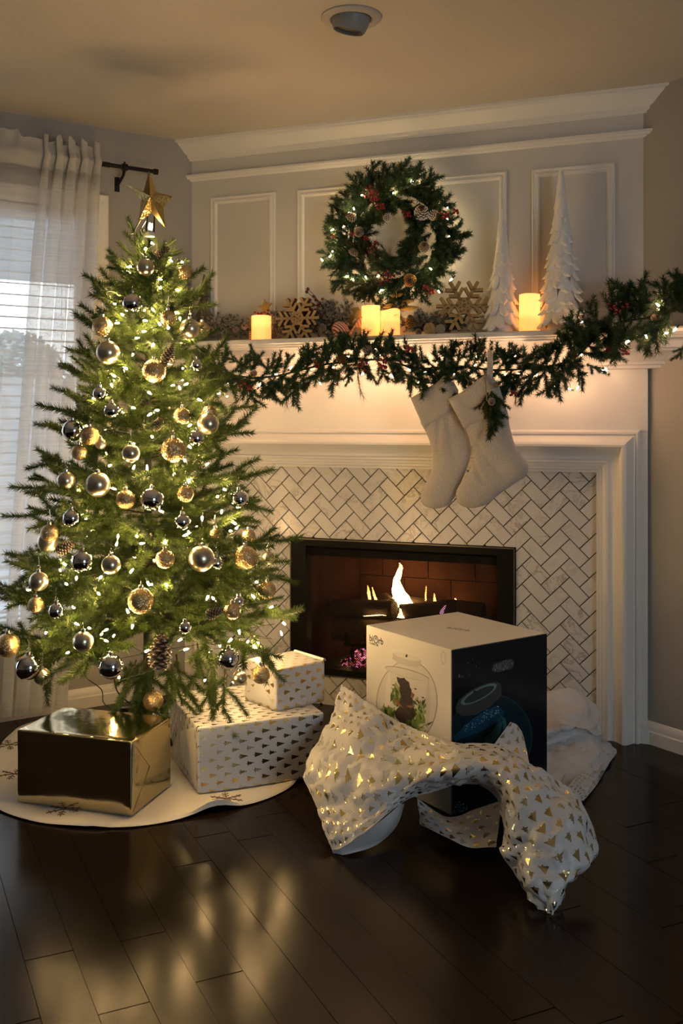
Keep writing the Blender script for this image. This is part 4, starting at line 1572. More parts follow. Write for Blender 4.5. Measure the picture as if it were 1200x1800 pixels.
# ---- skirt
SKC = Vector((-0.65, -0.87, 0))
outl = [at_z(u, v, 0) for u, v in ((0, 1425), (60, 1445), (150, 1455), (230, 1455), (300, 1445), (360, 1430), (420, 1420), (470, 1405), (510, 1385), (0, 1320), (30, 1285), (110, 1262))]
an = [(math.atan2(p.y - SKC.y, p.x - SKC.x), (p - SKC).length) for p in outl] + [(1.2, 0.52), (0.5, 0.55), (1.9, 0.52)]
an.sort()
aa = [x for x, _ in an]; ar_ = [y for _, y in an]
def sk_r(a_):
    return float(np.interp(a_, [aa[-1] - 2 * pi] + aa + [aa[0] + 2 * pi], [ar_[-1]] + ar_ + [ar_[0]]))
skirt = thing('tree_skirt', 'round white felt tree skirt with brown snowflakes under the tree and gifts', 'tree skirt', SKC)
fold = at_z(385, 1428, 0)
def sk_h(x, y, t):
    h = 0.004 + 0.0035 * (1 + mnoise.noise(Vector((x * 7, y * 7, 1)))) * (0.5 + t)
    d = (Vector((x, y, 0)) - fold).length
    h += 0.022 * math.exp(-(d / 0.055) ** 2)
    a_ = math.atan2(y - SKC.y, x - SKC.x)
    h += 0.010 * max(0, sin(a_ * 9 + 1.0)) * max(0, t - 0.75) * 3 * (0.3 if -2.6 < a_ < -1.3 else 1)
    return h
top, edge, bot = [], [], []
NR, NA = 26, 140
for i in range(NR + 1):
    t = 0.05 + 0.95 * i / NR
    row = []
    for k in range(NA + 1):
        a_ = -pi + 2 * pi * k / NA
        r_ = sk_r(a_) * t
        x, y = SKC.x + r_ * cos(a_), SKC.y + r_ * sin(a_)
        row.append(Vector((x, y, sk_h(x, y, t))))
    top.append(row)
last = top[-1]
rim = [Vector((p.x + (p.x - SKC.x) * 0.008, p.y + (p.y - SKC.y) * 0.008, p.z * 0.55)) for p in last]
low = [Vector((p.x, p.y, max(0.0008, p.z - 0.006))) for p in last]
mb = MB(); mb.grid(top + [rim, low]); mb.build('felt', M['felt'], skirt, angle=60)
for u, v in ((16, 1310), (25, 1362), (113, 1424), (398, 1407)):
    c_ = at_z(u, v, 0.006)
    mb = MB()
    for k in range(6):
        a_ = k * pi / 3 + u
        e = Vector((cos(a_), sin(a_), 0))
        def hp(q_):
            return Vector((q_.x, q_.y, sk_h(q_.x, q_.y, min(1, (q_ - SKC).length / 0.57)) + 0.0012))
        mb.tube([hp(c_), hp(c_ + e * 0.028), hp(c_ + e * 0.055)], 0.0016, 4)
        for s in (0.022, 0.038):
            for sg in (-1, 1):
                a2 = a_ + sg * 0.9
                mb.tube([hp(c_ + e * s), hp(c_ + e * s + Vector((cos(a2), sin(a2), 0)) * 0.013)], 0.0012, 4)
    mb.build('embroidered_snowflake', M['embroidery'], skirt)

# ---- cords by the stand
cord = thing('light_cord', 'dark light cord with black plug block behind the gold foil gift', 'cord', at_z(215, 1262, 0.02))
mb = MB()
mb.tube(cr([at(124, 1147, 3.30), at(128, 1160, 3.36), at(150, 1190, 3.42), at(178, 1212, 3.46), at(182, 1235, 3.47), at(200, 1249, 3.48), at(214, 1252, 3.47)], 6), 0.0018, 6)
mb.build('cable', M['wire'], cord)
mb = MB()
mb.tube(cr([at(201, 1195, 3.36), at(206, 1215, 3.42), at(222, 1232, 3.44), at(240, 1240, 3.42), at(262, 1248, 3.40), at(292, 1262, 3.40)], 6), 0.0026, 6)
mb.build('cable', M['black'], cord)
mb = MB()
Mx = Matrix.Translation(at(217, 1249, 3.46)) @ Matrix.Rotation(RAD(YAW + 4), 4, 'Z')
mb.box((-0.026, -0.012, -0.011), (0.026, 0.012, 0.011), 0, Mx)
mb.box((0.026, -0.006, -0.006), (0.036, 0.006, 0.006), 0, Mx)
mb.build('plug_block', M['black'], cord, smooth=False)
mb = MB()
for dv in (0, 5, 9):
    mb.tube(cr([at(232, 1243 + dv, 3.45), at(250, 1238 + dv * 1.4, 3.43), at(275, 1243 + dv, 3.42), at(297, 1228 + dv * 3, 3.43)], 6), 0.0034, 6)
mb.build('cable_loop', M['black'], cord)

# ================================================================== WINDOW DRESSING
bl = thing('window_blind', 'white wooden slat blind hanging in the window behind the sheer curtain', 'blind', WL(0.93, -0.035, W1[3]))
mb = MB()
s0, s1 = W1[0] + 0.006, W1[1] - 0.006
mb.hexa([WL(s0, -0.06, 2.0), WL(s1, -0.06, 2.0), WL(s1, -0.004, 2.0), WL(s0, -0.004, 2.0), WL(s0, -0.06, 2.055), WL(s1, -0.06, 2.055), WL(s1, -0.004, 2.055), WL(s0, -0.004, 2.055)])
mb.build('headrail', M['trim'], bl, smooth=False)
z = 1.965
tilt = RAD(9)
SLM = None
while z > 0.40:
    mb = MB()
    rows = []
    for s in (s0, s1):
        row = []
        for j in range(5):
            q_ = (j / 4 - 0.5) * 0.048
            crown_ = 0.0022 * (1 - (2 * j / 4 - 1) ** 2)
            row.append(WL(s, -0.034 + q_ * cos(tilt), z - q_ * sin(tilt) + crown_))
        for j in range(4, -1, -1):
            q_ = (j / 4 - 0.5) * 0.048
            crown_ = 0.0022 * (1 - (2 * j / 4 - 1) ** 2)
            row.append(WL(s, -0.034 + q_ * cos(tilt), z - q_ * sin(tilt) + crown_ - 0.0026))
        row.append(row[0])
        rows.append(row)
    mb.grid(rows)
    mb.build('slat', M['blind'], bl, angle=50)
    z -= 0.0452
mb = MB()
mb.hexa([WL(s0, -0.056, 0.372), WL(s1, -0.056, 0.372), WL(s1, -0.012, 0.372), WL(s0, -0.012, 0.372), WL(s0, -0.056, 0.392), WL(s1, -0.056, 0.392), WL(s1, -0.012, 0.392), WL(s0, -0.012, 0.392)])
mb.build('bottom_rail', M['trim'], bl, smooth=False)
for s in (0.56, 1.25):
    for off in (-0.062, -0.008):
        mb = MB(); mb.tube([WL(s, off, 0.39), WL(s, off, 2.0)], 0.0009, 4); mb.build('ladder_cord', M['trim'], bl)

rod = thing('curtain_rod', 'black metal curtain rod on a wall bracket left of the gold star', 'curtain rod', WL(0.8, 0.09, 2.236))
ZR = 2.236
mb = MB(); mb.tube([WL(0.205, 0.09, ZR), WL(0.42, 0.09, ZR)], 0.0085, 12); mb.build('rod', M['gunmetal'], rod)
mb = MB(); mb.tube([WL(0.41, 0.09, ZR), WL(1.62, 0.09, ZR)], 0.0105, 12); mb.build('outer_rod', M['gunmetal'], rod)
mb = MB(); mb.tube([WL(0.200, 0.09, ZR), WL(0.216, 0.09, ZR)], 0.0125, 14); mb.build('end_cap', M['gunmetal'], rod)
for s in (0.345, 1.55):
    mb = MB()
    mb.tube([WL(s, 0.004, ZR - 0.055), WL(s, 0.03, ZR - 0.052), WL(s, 0.075, ZR - 0.03), WL(s, 0.09, ZR - 0.004)], [0.006, 0.006, 0.006, 0.008], 8)
    mb.tube([WL(s - 0.010, 0.09, ZR), WL(s + 0.010, 0.09, ZR)], 0.0145, 12)
    mb.tube([WL(s, 0.09, ZR + 0.012), WL(s, 0.09, ZR + 0.022)], 0.004, 8)
    mb.hexa([WL(s - 0.010, 0.0, ZR - 0.085), WL(s + 0.010, 0.0, ZR - 0.085), WL(s + 0.010, 0.006, ZR - 0.085), WL(s - 0.010, 0.006, ZR - 0.085),
             WL(s - 0.010, 0.0, ZR - 0.025), WL(s + 0.010, 0.0, ZR - 0.025), WL(s + 0.010, 0.006, ZR - 0.025), WL(s - 0.010, 0.006, ZR - 0.025)])
    mb.build('bracket', M['gunmetal'], rod)

cur = thing('sheer_curtain', 'white sheer linen curtain gathered on the rod in front of the blind', 'curtain', WL(0.95, 0.09, 0.04))
SE = 1.50
NS, NZ = 300, 60
zs_ = [0.045 + (2.185 - 0.045) * i / NZ for i in range(NZ + 1)] + [2.205, 2.222, 2.234, 2.248, 2.262, 2.285, 2.308]
def cur_pt(t, z):
    """t 0 at the right hem, 1 at the far left; gathered near the right"""
    sr = 0.452 + 0.155 * (1 - min(1, z / 2.2)) ** 0.9
    wob_ = 0.35 * sin(z * 1.6 + t * 7)
    if t < 0.5:
        s = sr + 0.235 * t / 0.5
        ph = 2 * pi * 4.5 * t / 0.5
    else:
        s = sr + 0.235 + (SE - sr - 0.235) * (t - 0.5) / 0.5
        ph = 2 * pi * (4.5 + 6 * (t - 0.5) / 0.5)
    dens = 1.0 if t < 0.45 else max(0.22, 1 - (t - 0.45) * 6)
    gather = 0.35 + 0.65 * max(0, min(1, (2.25 - z) / 0.35))
    off = 0.094 + 0.036 * dens * gather * sin(ph + wob_) + 0.004 * sin(t * 103 + z * 2)
    s += (0.033 * dens + 0.004) * (0.55 + 0.45 * gather) * cos(ph + wob_)
    if z > 2.205:
        k = max(0, 1 - abs(z - ZR) / 0.035)
        off = off * (1 - k) + k * (0.1075 + 0.010 * (1 + sin(ph)))
        if z > 2.26:
            off += 0.006 * sin(ph * 2)
    return WL(s, max(off, 0.022), z)
rows = [[cur_pt(k / NS, z) + (Vector((0, 0, 0.012 * sin(k * 0.19) + 0.005 * sin(k * 0.53))) if z > 2.30 else Vector((0, 0, 0))) for k in range(NS + 1)] for z in zs_]
mb = MB(); mb.grid(rows[:NZ + 1]); mb.build('drape', M['sheer'], cur, angle=180)


def mk_header():
    t = NT('doubled_linen_header')
    df = t.n('BsdfDiffuse'); df.inputs[0].default_value = (0.66, 0.65, 0.63, 1)
    tl_ = t.n('BsdfTranslucent'); tl_.inputs[0].default_value = (0.6, 0.6, 0.6, 1)
    m1 = t.n('MixShader'); m1.inputs[0].default_value = 0.35
    t.t.links.new(df.outputs[0], m1.inputs[1]); t.t.links.new(tl_.outputs[0], m1.inputs[2])
    tp = t.n('BsdfTransparent')
    m2 = t.n('MixShader'); m2.inputs[0].default_value = 0.93
    t.t.links.new(tp.outputs[0], m2.inputs[1]); t.t.links.new(m1.outputs[0], m2.inputs[2])
    return t.done(m2.outputs[0])


mb = MB(); mb.grid(rows[NZ - 1:]); mb.build('header', mk_header(), cur, angle=180)

# ================================================================== MANTEL
YM = -0.105


def on_mantel(u, y=YM):
    p = at_y(u, 590, y)
    return Vector((p.x, y, SH))


wick = simple('dark_wick', (0.03, 0.02, 0.015), 0.9)
def candle(u0, u1, vt, y, lab, wave=0.0, seed=0):
    a_ = at_y(u0, 560, y); b_ = at_y(u1, 560, y)
    R_ = abs((b_ - a_).dot(rt)) / 2
    c_ = (a_ + b_) / 2
    z1 = at_y((u0 + u1) / 2, vt, y).z
    H = z1 - SH
    root = thing('led_candle', lab, 'candle', (c_.x, y, SH), 'glowing pillar candles on the mantel')
    mb = MB()
    n_ = 40
    rows = []
    tops = lambda a: H + wave * sin(a + seed) + wave * 0.4 * sin(3 * a + seed * 2)
    pr = [(0.0, 0.0), (0.96, 0.0), (1.0, 0.004), (1.0, 0.3), (1.0, 0.6), (1.0, 0.97), (0.985, 1.0), (0.93, 1.0), (0.90, 0.97), (0.86, 0.90), (0.4, 0.88), (0, 0.88)]
    for r_, f_ in pr:
        rows.append([Vector((R_ * r_ * cos(2 * pi * k / n_), R_ * r_ * sin(2 * pi * k / n_), f_ * tops(2 * pi * k / n_) if f_ > 0.01 else f_)) for k in range(n_ + 1)])
    mb.grid(rows)
    link('wax', mb.mesh('wax', M['wax']), root, Matrix.Translation((c_.x, y, SH)))
    mb = MB(); mb.tube([(c_.x, y, SH + H * 0.86), (c_.x + 0.001, y, SH + H * 0.86 + 0.012)], 0.0012, 5); mb.build('wick', wick, root)


candle(442.5, 476, 555, -0.125, 'short glowing candle standing alone on the left of the mantel', 0.001)
candle(635, 668.5, 538, -0.110, 'taller square-topped glowing candle of the pair under the wreath', 0.0005, 1)
candle(669, 703, 546, -0.125, 'shorter wavy-topped glowing candle of the pair under the wreath', 0.0045, 2)
candle(911, 950, 518, -0.115, 'glowing candle between the two white ceramic trees', 0.001, 3)


# white ceramic fir trees
def ceramic(u, vt, half, y, lab, tiers, seed):
    c_ = on_mantel(u, y)
    H = at_y(u, vt, y).z - SH
    R_ = half * ((c_ - CAMP).dot(fw)) / 1750
    root = thing('ceramic_tree', lab, 'tree figurine', c_, 'white ceramic trees on the mantel')
    T_ = Matrix.Translation(c_)
    mb = MB()
    mb.lathe([(R_ * 0.58, 0), (R_ * 0.54, 0.02), (R_ * 0.27, H * 0.5), (R_ * 0.05, H * 0.93), (0.003, H), (0, H + 0.002)], 24, 0)
    link('core', mb.mesh('core', M['ceramic']), root, T_)
    rr = random.Random(seed)
    for k in range(tiers):
        t = (k + 0.15) / tiers * 0.95
        zt = H * t
        rr_ = R_ * (1.0 - t) ** 1.0 + 0.004
        ht = H / tiers * 1.55
        n_ = max(5, int(12 - 8 * t))
        ph = rr.random() * 6
        for j in range(n_):
            a_ = ph + 2 * pi * j / n_ + rr.uniform(-0.12, 0.12)
            er = Vector((cos(a_), sin(a_), 0)); et = Vector((-sin(a_), cos(a_), 0))
            wd = rr_ * pi / n_ * 1.35
            dz = rr.uniform(-0.012, 0.012)
            sw = rr.uniform(-0.25, 0.25)
            rows = []
            for i in range(6):
                s = i / 5
                rad = rr_ * (0.62 + 0.20 * s + 0.24 * s * s * rr.uniform(0.9, 1.1))
                zz = zt + dz + ht * (1 - s) + 0.10 * ht * s ** 4
                ww = wd * (0.35 + 0.85 * sin(pi * min(1, 0.12 + s * 0.72)))
                if i == 5:
                    ww *= 0.30
                row = []
                for q_ in range(-2, 3):
                    f_ = q_ / 2
                    row.append(er * (rad - 0.22 * wd * f_ * f_ * (0.5 + s)) + et * (ww * f_ * 0.55 + sw * wd * s) + UP * (max(zz, 0.001) + 0.10 * wd * (1 - f_ * f_) + (0.006 if q_ % 2 else 0) * 0.5 + 0.05 * ht * f_ * f_ * s))
                rows.append(row)
            back = [[p - er * 0.005 - UP * 0.003 for p in row] for row in rows]
            mb = MB()
            mb.grid(rows)
            mb.grid(back, flip=True)
            mb.grid([rows[-1], back[-1]])
            mb.grid([[r_[0] for r_ in back], [r_[0] for r_ in rows]]); mb.grid([[r_[-1] for r_ in rows], [r_[-1] for r_ in back]])
            link('bough', mb.mesh('bough', M['ceramic'], angle=60), root, T_)


ceramic(882, 380, 34, -0.095, 'smaller white ceramic fir tree left of the lit candle', 9, 1)
ceramic(986, 304, 44, -0.095, 'tall white ceramic fir tree right of the lit candle', 13, 2)


# small weathered tin trees at the left end
def tin(u, vt, half, y, lab, seed):
    c_ = on_mantel(u, y)
    H = at_y(u, vt, y).z - SH
    R_ = half * ((c_ - CAMP).dot(fw)) / 1750
    root = thing('tin_tree', lab, 'tree figurine', c_, 'small tin trees at the left end of the mantel')
    T_ = Matrix.Translation(c_)
    mb = MB(); mb.tube([(0, 0, 0), (0, 0, H)], [0.006, 0.002], 8); mb.lathe([(0.0, 0), (0.028, 0), (0.026, 0.010), (0.0, 0.012)], 16); link('post', mb.mesh('post', M['tin']), root, T_)
    n_t = 6
    for k in range(n_t):
        t = k / n_t
        zt = H * (0.10 + 0.86 * t)
        r1 = R_ * (1 - t) * 1.0 + 0.004
        ht = H * 0.86 / n_t * 1.25
        mb = MB()
        lob = lambda a, j: 1 + (0.16 * sin(6 * a + k) if j == 0 or j == 3 else 0.05 * sin(6 * a + k))
        mb.lathe([(r1, zt), (r1 * 0.62, zt + ht * 0.45), (r1 * 0.25, zt + ht), (r1 * 0.97, zt + 0.002)], 24, 0, None, lob)
        link('tier', mb.mesh('tier', M['tin'], angle=50), root, T_)


tin(326, 452, 19, -0.10, 'tin fir tree partly hidden behind the amber glitter bauble', 1)
tin(359, 482, 22, -0.085, 'tin fir tree at the end of the mantel next to the flocked greens', 2)


# wooden snowflakes
def snowflake(u, vc, rad, y, yaw, lab, lean=0.0):
    c_ = at_y(u, vc, y)
    d = (c_ - CAMP).dot(fw)
    R_ = rad * d / 1750
    ex = Vector((cos(yaw), sin(yaw), 0)); ey = UP.copy(); en = ex.cross(ey)
    zc = max(c_.z, SH + R_ * 0.875)
    root = thing('wooden_snowflake', lab, 'snowflake', (c_.x, y, SH), 'thick wooden snowflakes on the mantel')
    F_ = frame((c_.x, y, zc), ex, ey, en)
    th = 0.034
    bw = R_ * 0.058

    def bar(mb, p, q_, wd=bw):
        p, q_ = Vector((*p, 0)), Vector((*q_, 0))
        d_ = (q_ - p).normalized(); n_ = Vector((-d_.y, d_.x, 0)) * wd
        mb.prism([(p - n_)[:2], (q_ - n_)[:2], (q_ + n_)[:2], (p + n_)[:2]], -th / 2, th / 2, F_)
    for k in range(6):
        a_ = k * pi / 3
        e = (cos(a_), sin(a_)); f_ = (-sin(a_), cos(a_))
        mb = MB()
        pt_ = lambda r_, s: (e[0] * r_ + f_[0] * s, e[1] * r_ + f_[1] * s)
        bar(mb, pt_(0, 0), pt_(R_ * 0.99, 0))
        for r_, l_ in ((0.40, 0.34), (0.64, 0.36)):
            for sg in (-1, 1):
                bar(mb, pt_(R_ * r_, 0), pt_(R_ * (r_ + l_ * cos(RAD(58))), sg * R_ * l_ * sin(RAD(58))))
        a2 = a_ + pi / 3
        bar(mb, pt_(R_ * 0.27, 0), (R_ * 0.27 * cos(a2), R_ * 0.27 * sin(a2)))
        o = mb.build('arm', [M['wood_side'], M['wood_face']], root, smooth=False)
        me = o.data
        for p in me.polygons:
            if abs(p.normal.dot(en)) > 0.9:
                p.material_index = 1


snowflake(524.5, 560, 41, -0.13, RAD(4), 'flat wooden snowflake on the left of the mantel, beside the lone candle')
snowflake(815, 538, 49, -0.12, RAD(16), 'bigger wooden snowflake right of the wreath, before the small ceramic tree')

# ---- sprigs for garland, wreath and mantel greens
def simple_twigs(L_, n_side, seed, spread=38):
    rr = random.Random(seed)
    tw = [[Vector((0, 0, 0)), Vector((L_ * 0.5, 0, 0.02 * L_)), Vector((L_, 0.03 * L_, 0))]]
    for k in range(n_side):
        t = 0.25 + 0.5 * k / max(1, n_side - 1)
        an_ = RAD(spread * (1 if k % 2 else -1) * rr.uniform(0.8, 1.2))
        l_ = L_ * rr.uniform(0.35, 0.5)
        p = Vector((L_ * t, 0, 0.01 * L_))
        tw.append([p, p + Vector((cos(an_), sin(an_), rr.uniform(-0.4, 0.4))) * l_])
    return tw


SP_G = [sprig_mesh('sprig', simple_twigs(0.13, 4, i), 'needle_g', 1250, 0.024, 0.0017, 52, i) for i in range(5)]
SP_W = [sprig_mesh('sprig', simple_twigs(0.105, 3, 20 + i), 'needle_g', 1300, 0.023, 0.0016, 52, i) for i in range(4)]
SP_O = [sprig_mesh('sprig', simple_twigs(0.10, 2, 40 + i), 'needle_o', 1100, 0.022, 0.0016, 45, i) for i in range(2)]
SP_F = [sprig_mesh('sprig', simple_twigs(0.10, 4, 60 + i), 'needle_f', 1000, 0.020, 0.0018, 48, i) for i in range(3)]
SP_L = [sprig_mesh('sprig', simple_twigs(0.12, 2, 80 + i, 25), 'needle_o', 380, 0.042, 0.0007, 30, i) for i in range(2)]


def place_sprig(me, root, p, d, roll=0.0, s=1.0):
    Mx = Matrix.Translation(p) @ Vector(d).to_track_quat('X', 'Z').to_matrix().to_4x4() @ Matrix.Rotation(roll, 4, 'X') @ Matrix.Diagonal((s, s, s, 1))
    return link('sprig', me, root, Mx)


# ---- garland along the mantel
GP = [(345, 640, -0.16), (375, 650, -0.19), (410, 660, -0.21), (450, 664, -0.215), (490, 660, -0.215), (530, 650, -0.215), (575, 640, -0.215), (620, 636, -0.22), (660, 632, -0.225), (700, 640, -0.225), (740, 648, -0.22),
      (780, 645, -0.215), (820, 645, -0.215), (860, 650, -0.215), (900, 650, -0.215), (945, 646, -0.22), (985, 640, -0.23), (1015, 625, -0.24), (1040, 600, -0.245), (1062, 578, -0.235), (1095, 565, -0.23), (1130, 560, -0.235), (1165, 552, -0.25), (1200, 540, -0.27), (1235, 530, -0.29)]
gpath = cr([at_y(u, v, y) for u, v, y in GP], 4)
gar = thing('mantel_garland', 'lit evergreen garland with red berries draped along the front of the mantel', 'garland', gpath[40])
mb = MB(); mb.tube(gpath, 0.004, 6); mb.build('core_wire', M['wire'], gar)
rg = random.Random(8)
N_ = 150
for k in range(N_):
    f_ = k / (N_ - 1) * (len(gpath) - 1.001)
    i = int(f_); p = gpath[i].lerp(gpath[i + 1], f_ - i)
    tdir = (gpath[min(i + 1, len(gpath) - 1)] - gpath[max(0, i - 1)]).normalized()
    a_ = k * 2.2 + rg.uniform(-0.5, 0.5)
    side = (UP * cos(a_) * 0.95 + Vector((0, -1, 0)) * (0.25 + 0.45 * sin(a_))).normalized()
    fwd = 1 if k % 3 else -1
    d = (tdir * fwd * rg.uniform(0.3, 1.0) + side * rg.uniform(0.7, 1.0))
    rightpart = p.x > 0.86
    if rightpart:
        d = (tdir * rg.uniform(-0.5, 0.9) + side * rg.uniform(0.5, 0.9) + UP * 0.12)
    if p.y + d.normalized().y * 0.12 > -0.19 and not rightpart:
        d.y = -abs(d.y) * 0.3
    if rightpart and d.dot(nr) < 0.1:
        d = d - nr * (d.dot(nr) - 0.1)
    place_sprig(rg.choice(SP_G), gar, p, d, rg.uniform(0, 6), rg.uniform(0.72, 1.0) * (1.0 if not rightpart else 1.05))
# sprigs singled out in the photo: (from u, v) to (u, v)
for (u, v, u2, v2, s, y) in ((690, 635, 684, 588, 1.0, -0.25), (722, 650, 722, 688, 0.75, -0.24), (585, 640, 612, 600, 0.9, -0.23), (575, 640, 572, 605, 0.7, -0.235), (520, 655, 514, 712, 1.0, -0.23), (495, 660, 470, 700, 0.9, -0.225), (612, 645, 614, 672, 0.7, -0.24),
                            (425, 640, 400, 628, 0.9, -0.22), (470, 650, 440, 618, 0.9, -0.225), (935, 655, 925, 692, 0.8, -0.23), (960, 660, 965, 696, 0.8, -0.23), (890, 655, 887, 614, 0.6, -0.225), (960, 640, 958, 606, 0.7, -0.24), (1005, 625, 998, 585, 0.9, -0.25),
                            (1062, 600, 1088, 633, 0.8, -0.25), (1030, 640, 1062, 655, 0.8, -0.25), (770, 645, 800, 615, 0.8, -0.225), (745, 650, 715, 620, 0.7, -0.225), (1205, 600, 1190, 630, 0.6, -0.26), (830, 645, 850, 600, 0.7, -0.23), (565, 640, 540, 610, 0.8, -0.23),
                            (1095, 575, 1100, 545, 0.8, -0.24), (1120, 560, 1140, 530, 0.8, -0.25), (1165, 555, 1175, 512, 0.9, -0.27), (1190, 545, 1195, 498, 0.9, -0.29), (1045, 605, 1030, 575, 0.7, -0.25), (1110, 590, 1130, 603, 0.8, -0.24)):
    a_, b_ = at_y(u, v, y), at_y(u2, v2, y - 0.02)
    place_sprig(rg.choice(SP_G), gar, a_, b_ - a_, rg.uniform(0, 6), (b_ - a_).length / 0.13)
for (u, v, s) in ((440, 692, 1.0), (627, 668, 0.9), (505, 690, 0.8), (905, 690, 0.7), (1000, 660, 0.8), (810, 650, 0.8), (980, 610, 0.8)):
    p = at_y(u, v - 22, -0.23)
    place_sprig(rg.choice(SP_L), gar, p, (rg.uniform(-0.6, 0.6), -0.2, -1), rg.uniform(0, 6), s)
for (u, v, k, y, s) in ((429, 673, 1, -0.255, 1.0), (436, 680, 0, -0.255, .9), (560, 641, 0, -0.26, 1.0), (636, 637, 1, -0.26, 0.85), (643, 652, 2, -0.26, 0.8), (674, 634, 1, -0.26, 1.0), (672, 645, 2, -0.26, .9), (720, 614, 2, -0.255, 1.2), (1076, 538, 0, -0.23, 0.9), (1098, 535, 0, -0.23, 1.0),
                        (1115, 537, 2, -0.23, 0.9), (1069, 615, 2, -0.27, 1.1), (1098, 618, 0, -0.26, 0.9), (902, 692, 2, -0.25, 1.0), (1158, 590, 2, -0.24, 0.8), (1085, 548, 2, -0.23, 1.0)):
    link('berry_cluster', BERRY[k], gar, Matrix.Translation(at_y(u, v, y - 0.03)) @ Matrix.Diagonal((s, s, s, 1)))
for (u, v, y, tip, d, s) in ((640, 616, -0.25, 'tip', (1, -0.5, 0.2), 1.0), (608, 628, -0.25, 'gold', (-1, -0.3, -0.3), 0.9), (1000, 640, -0.27, 'tip', (0.3, -1, -0.2), 0.8), (1150, 560, -0.24, 'tip', (0.3, -1, 0.1), 0.9), (447, 655, -0.25, 'tip', (0.2, -1, -0.3), 0.8)):
    link('pinecone', CONE[tip], gar, Matrix.Translation(at_y(u, v, y)) @ rot_to(d) @ Matrix.Diagonal((s * .8, s * .8, s * .8, 1)))

gl = thing('garland_lights', 'string of warm mini lights threaded through the mantel garland', 'lights', gpath[40])
GB = [(388, 691), (398, 697), (561, 671), (588, 616), (659, 616), (691, 630), (684, 657), (734, 670), (746, 681), (801, 659), (837, 629), (902, 628), (972, 677), (1004, 685), (1017, 677), (1061, 648), (1050, 617), (1029, 565), (1107, 598),
      (1133, 586), (1167, 586), (1062, 647), (640, 655), (610, 662), (1160, 540), (1190, 575)]
gpts = [at_y(u, v, -0.195 if u < 1020 else (-0.235 if u < 1120 else -0.29)) for u, v in GB]
for k in range(24):                   # those hidden behind the greenery
    u = 400 + k * 27
    vv = float(np.interp(u, [g_[0] for g_ in GP], [g_[1] for g_ in GP]))
    gpts.append(at_y(u, vv + rg.uniform(-10, 18), -0.150 - rg.uniform(0, 0.03)))
for p in gpts:
    link('bulb', BM['g'], gl, Matrix.Translation(p) @ rot_to((rg.uniform(-1, 1), rg.uniform(-1, 0.2), rg.uniform(-1, 0.6))))
mb = MB()
sp_ = sorted(gpts, key=lambda p: p.x)
ch = []
for p, q_ in zip(sp_, sp_[1:]):
    ch += [p + Vector((0, 0, -0.006)), (p + q_) / 2 + Vector((0, -0.012, -0.006))]
mb.tube(ch, 0.0009, 4, caps=False)
mb.build('cord', M['wire'], gl)

# ---- wreath
WC = Vector((0.0, -0.075, 1.918))
wre = thing('wreath', 'round evergreen wreath with pinecones, red berries and lights on the white panel', 'wreath', WC)
mb = MB(); mb.tube([WC + Vector((0.185 * cos(a_), 0.02, 0.185 * sin(a_))) for a_ in np.linspace(0, 2 * pi, 41)], 0.008, 6, caps=False); mb.build('ring', M['wire'], wre)
rw = random.Random(14)
NW = 168
for k in range(NW):
    a_ = 2 * pi * k / NW + rw.uniform(-0.04, 0.04)
    er = Vector((cos(a_), 0, sin(a_))); et = Vector((-sin(a_), 0, cos(a_)))
    lay = k % 3
    r0 = (0.195, 0.18, 0.155)[lay] + rw.uniform(-0.025, 0.02)
    out = (0.9, 0.3, -0.65)[lay] + rw.uniform(-0.2, 0.2)
    d = et * -1.0 * rw.uniform(0.5, 1.0) + er * out + Vector((0, -rw.uniform(0.1, 0.5), 0))
    me = rw.choice(SP_O) if (3.9 < a_ < 4.9 and rw.random() < 0.5) or rw.random() < 0.08 else rw.choice(SP_W)
    place_sprig(me, wre, WC + er * r0 + Vector((0, -rw.uniform(-0.01, 0.03), 0)), d, rw.uniform(0, 6), rw.uniform(0.85, 1.1))
for (u, v, u2, v2) in ((650, 340, 655, 308), (690, 330, 697, 296), (728, 335, 731, 310), (765, 345, 778, 340), (630, 355, 618, 330), (605, 380, 592, 352), (590, 415, 576, 388), (585, 450, 560, 442), (600, 490, 603, 515), (650, 515, 662, 535), (700, 510, 720, 528), (760, 490, 772, 512),
                       (785, 450, 818, 440), (780, 425, 826, 412), (785, 410, 812, 392), (770, 460, 812, 436), (640, 505, 620, 518), (620, 478, 596, 470), (690, 505, 690, 530)):
    a_, b_ = at_y(u, v, -0.10), at_y(u2, v2, -0.11)
    place_sprig(rw.choice(SP_W), wre, a_, b_ - a_, rw.uniform(0, 6), (b_ - a_).length / 0.105)
for (u, v, u2, v2) in ((690, 470, 672, 432), (705, 470, 720, 440), (660, 470, 640, 450), (725, 470, 728, 440), (680, 480, 640, 500), (660, 490, 616, 505)):
    a_, b_ = at_y(u, v, -0.13), at_y(u2, v2, -0.135)
    place_sprig(rw.choice(SP_L if v2 < 460 else SP_O), wre, a_, b_ - a_, rw.uniform(0, 6), (b_ - a_).length / 0.11)
for (u, v, tip, d, s) in ((622, 385, 'tip', (-0.3, -1, 0.3), 0.85), (632, 406, 'tip', (0.2, -1, -0.4), 0.95), (741, 378, 'snow', (0.3, -1, 0.35), 1.0), (745, 437, 'tip', (0.3, -1, 0.1), 1.0), (721, 492, 'gold', (0.2, -1, -0.2), 1.0), (683, 386, 'snow', (-0.4, -0.8, 0.6), 0.55), (627, 446, 'tip', (-0.4, -0.7, 0.2), 0.7), (757, 380, 'snow', (1, -0.7, 0.2), 0.7)):
    s *= 0.95
    link('pinecone', CONE[tip], wre, Matrix.Translation(at_y(u, v, -0.125)) @ rot_to(d) @ Matrix.Diagonal((s, s, s, 1)))
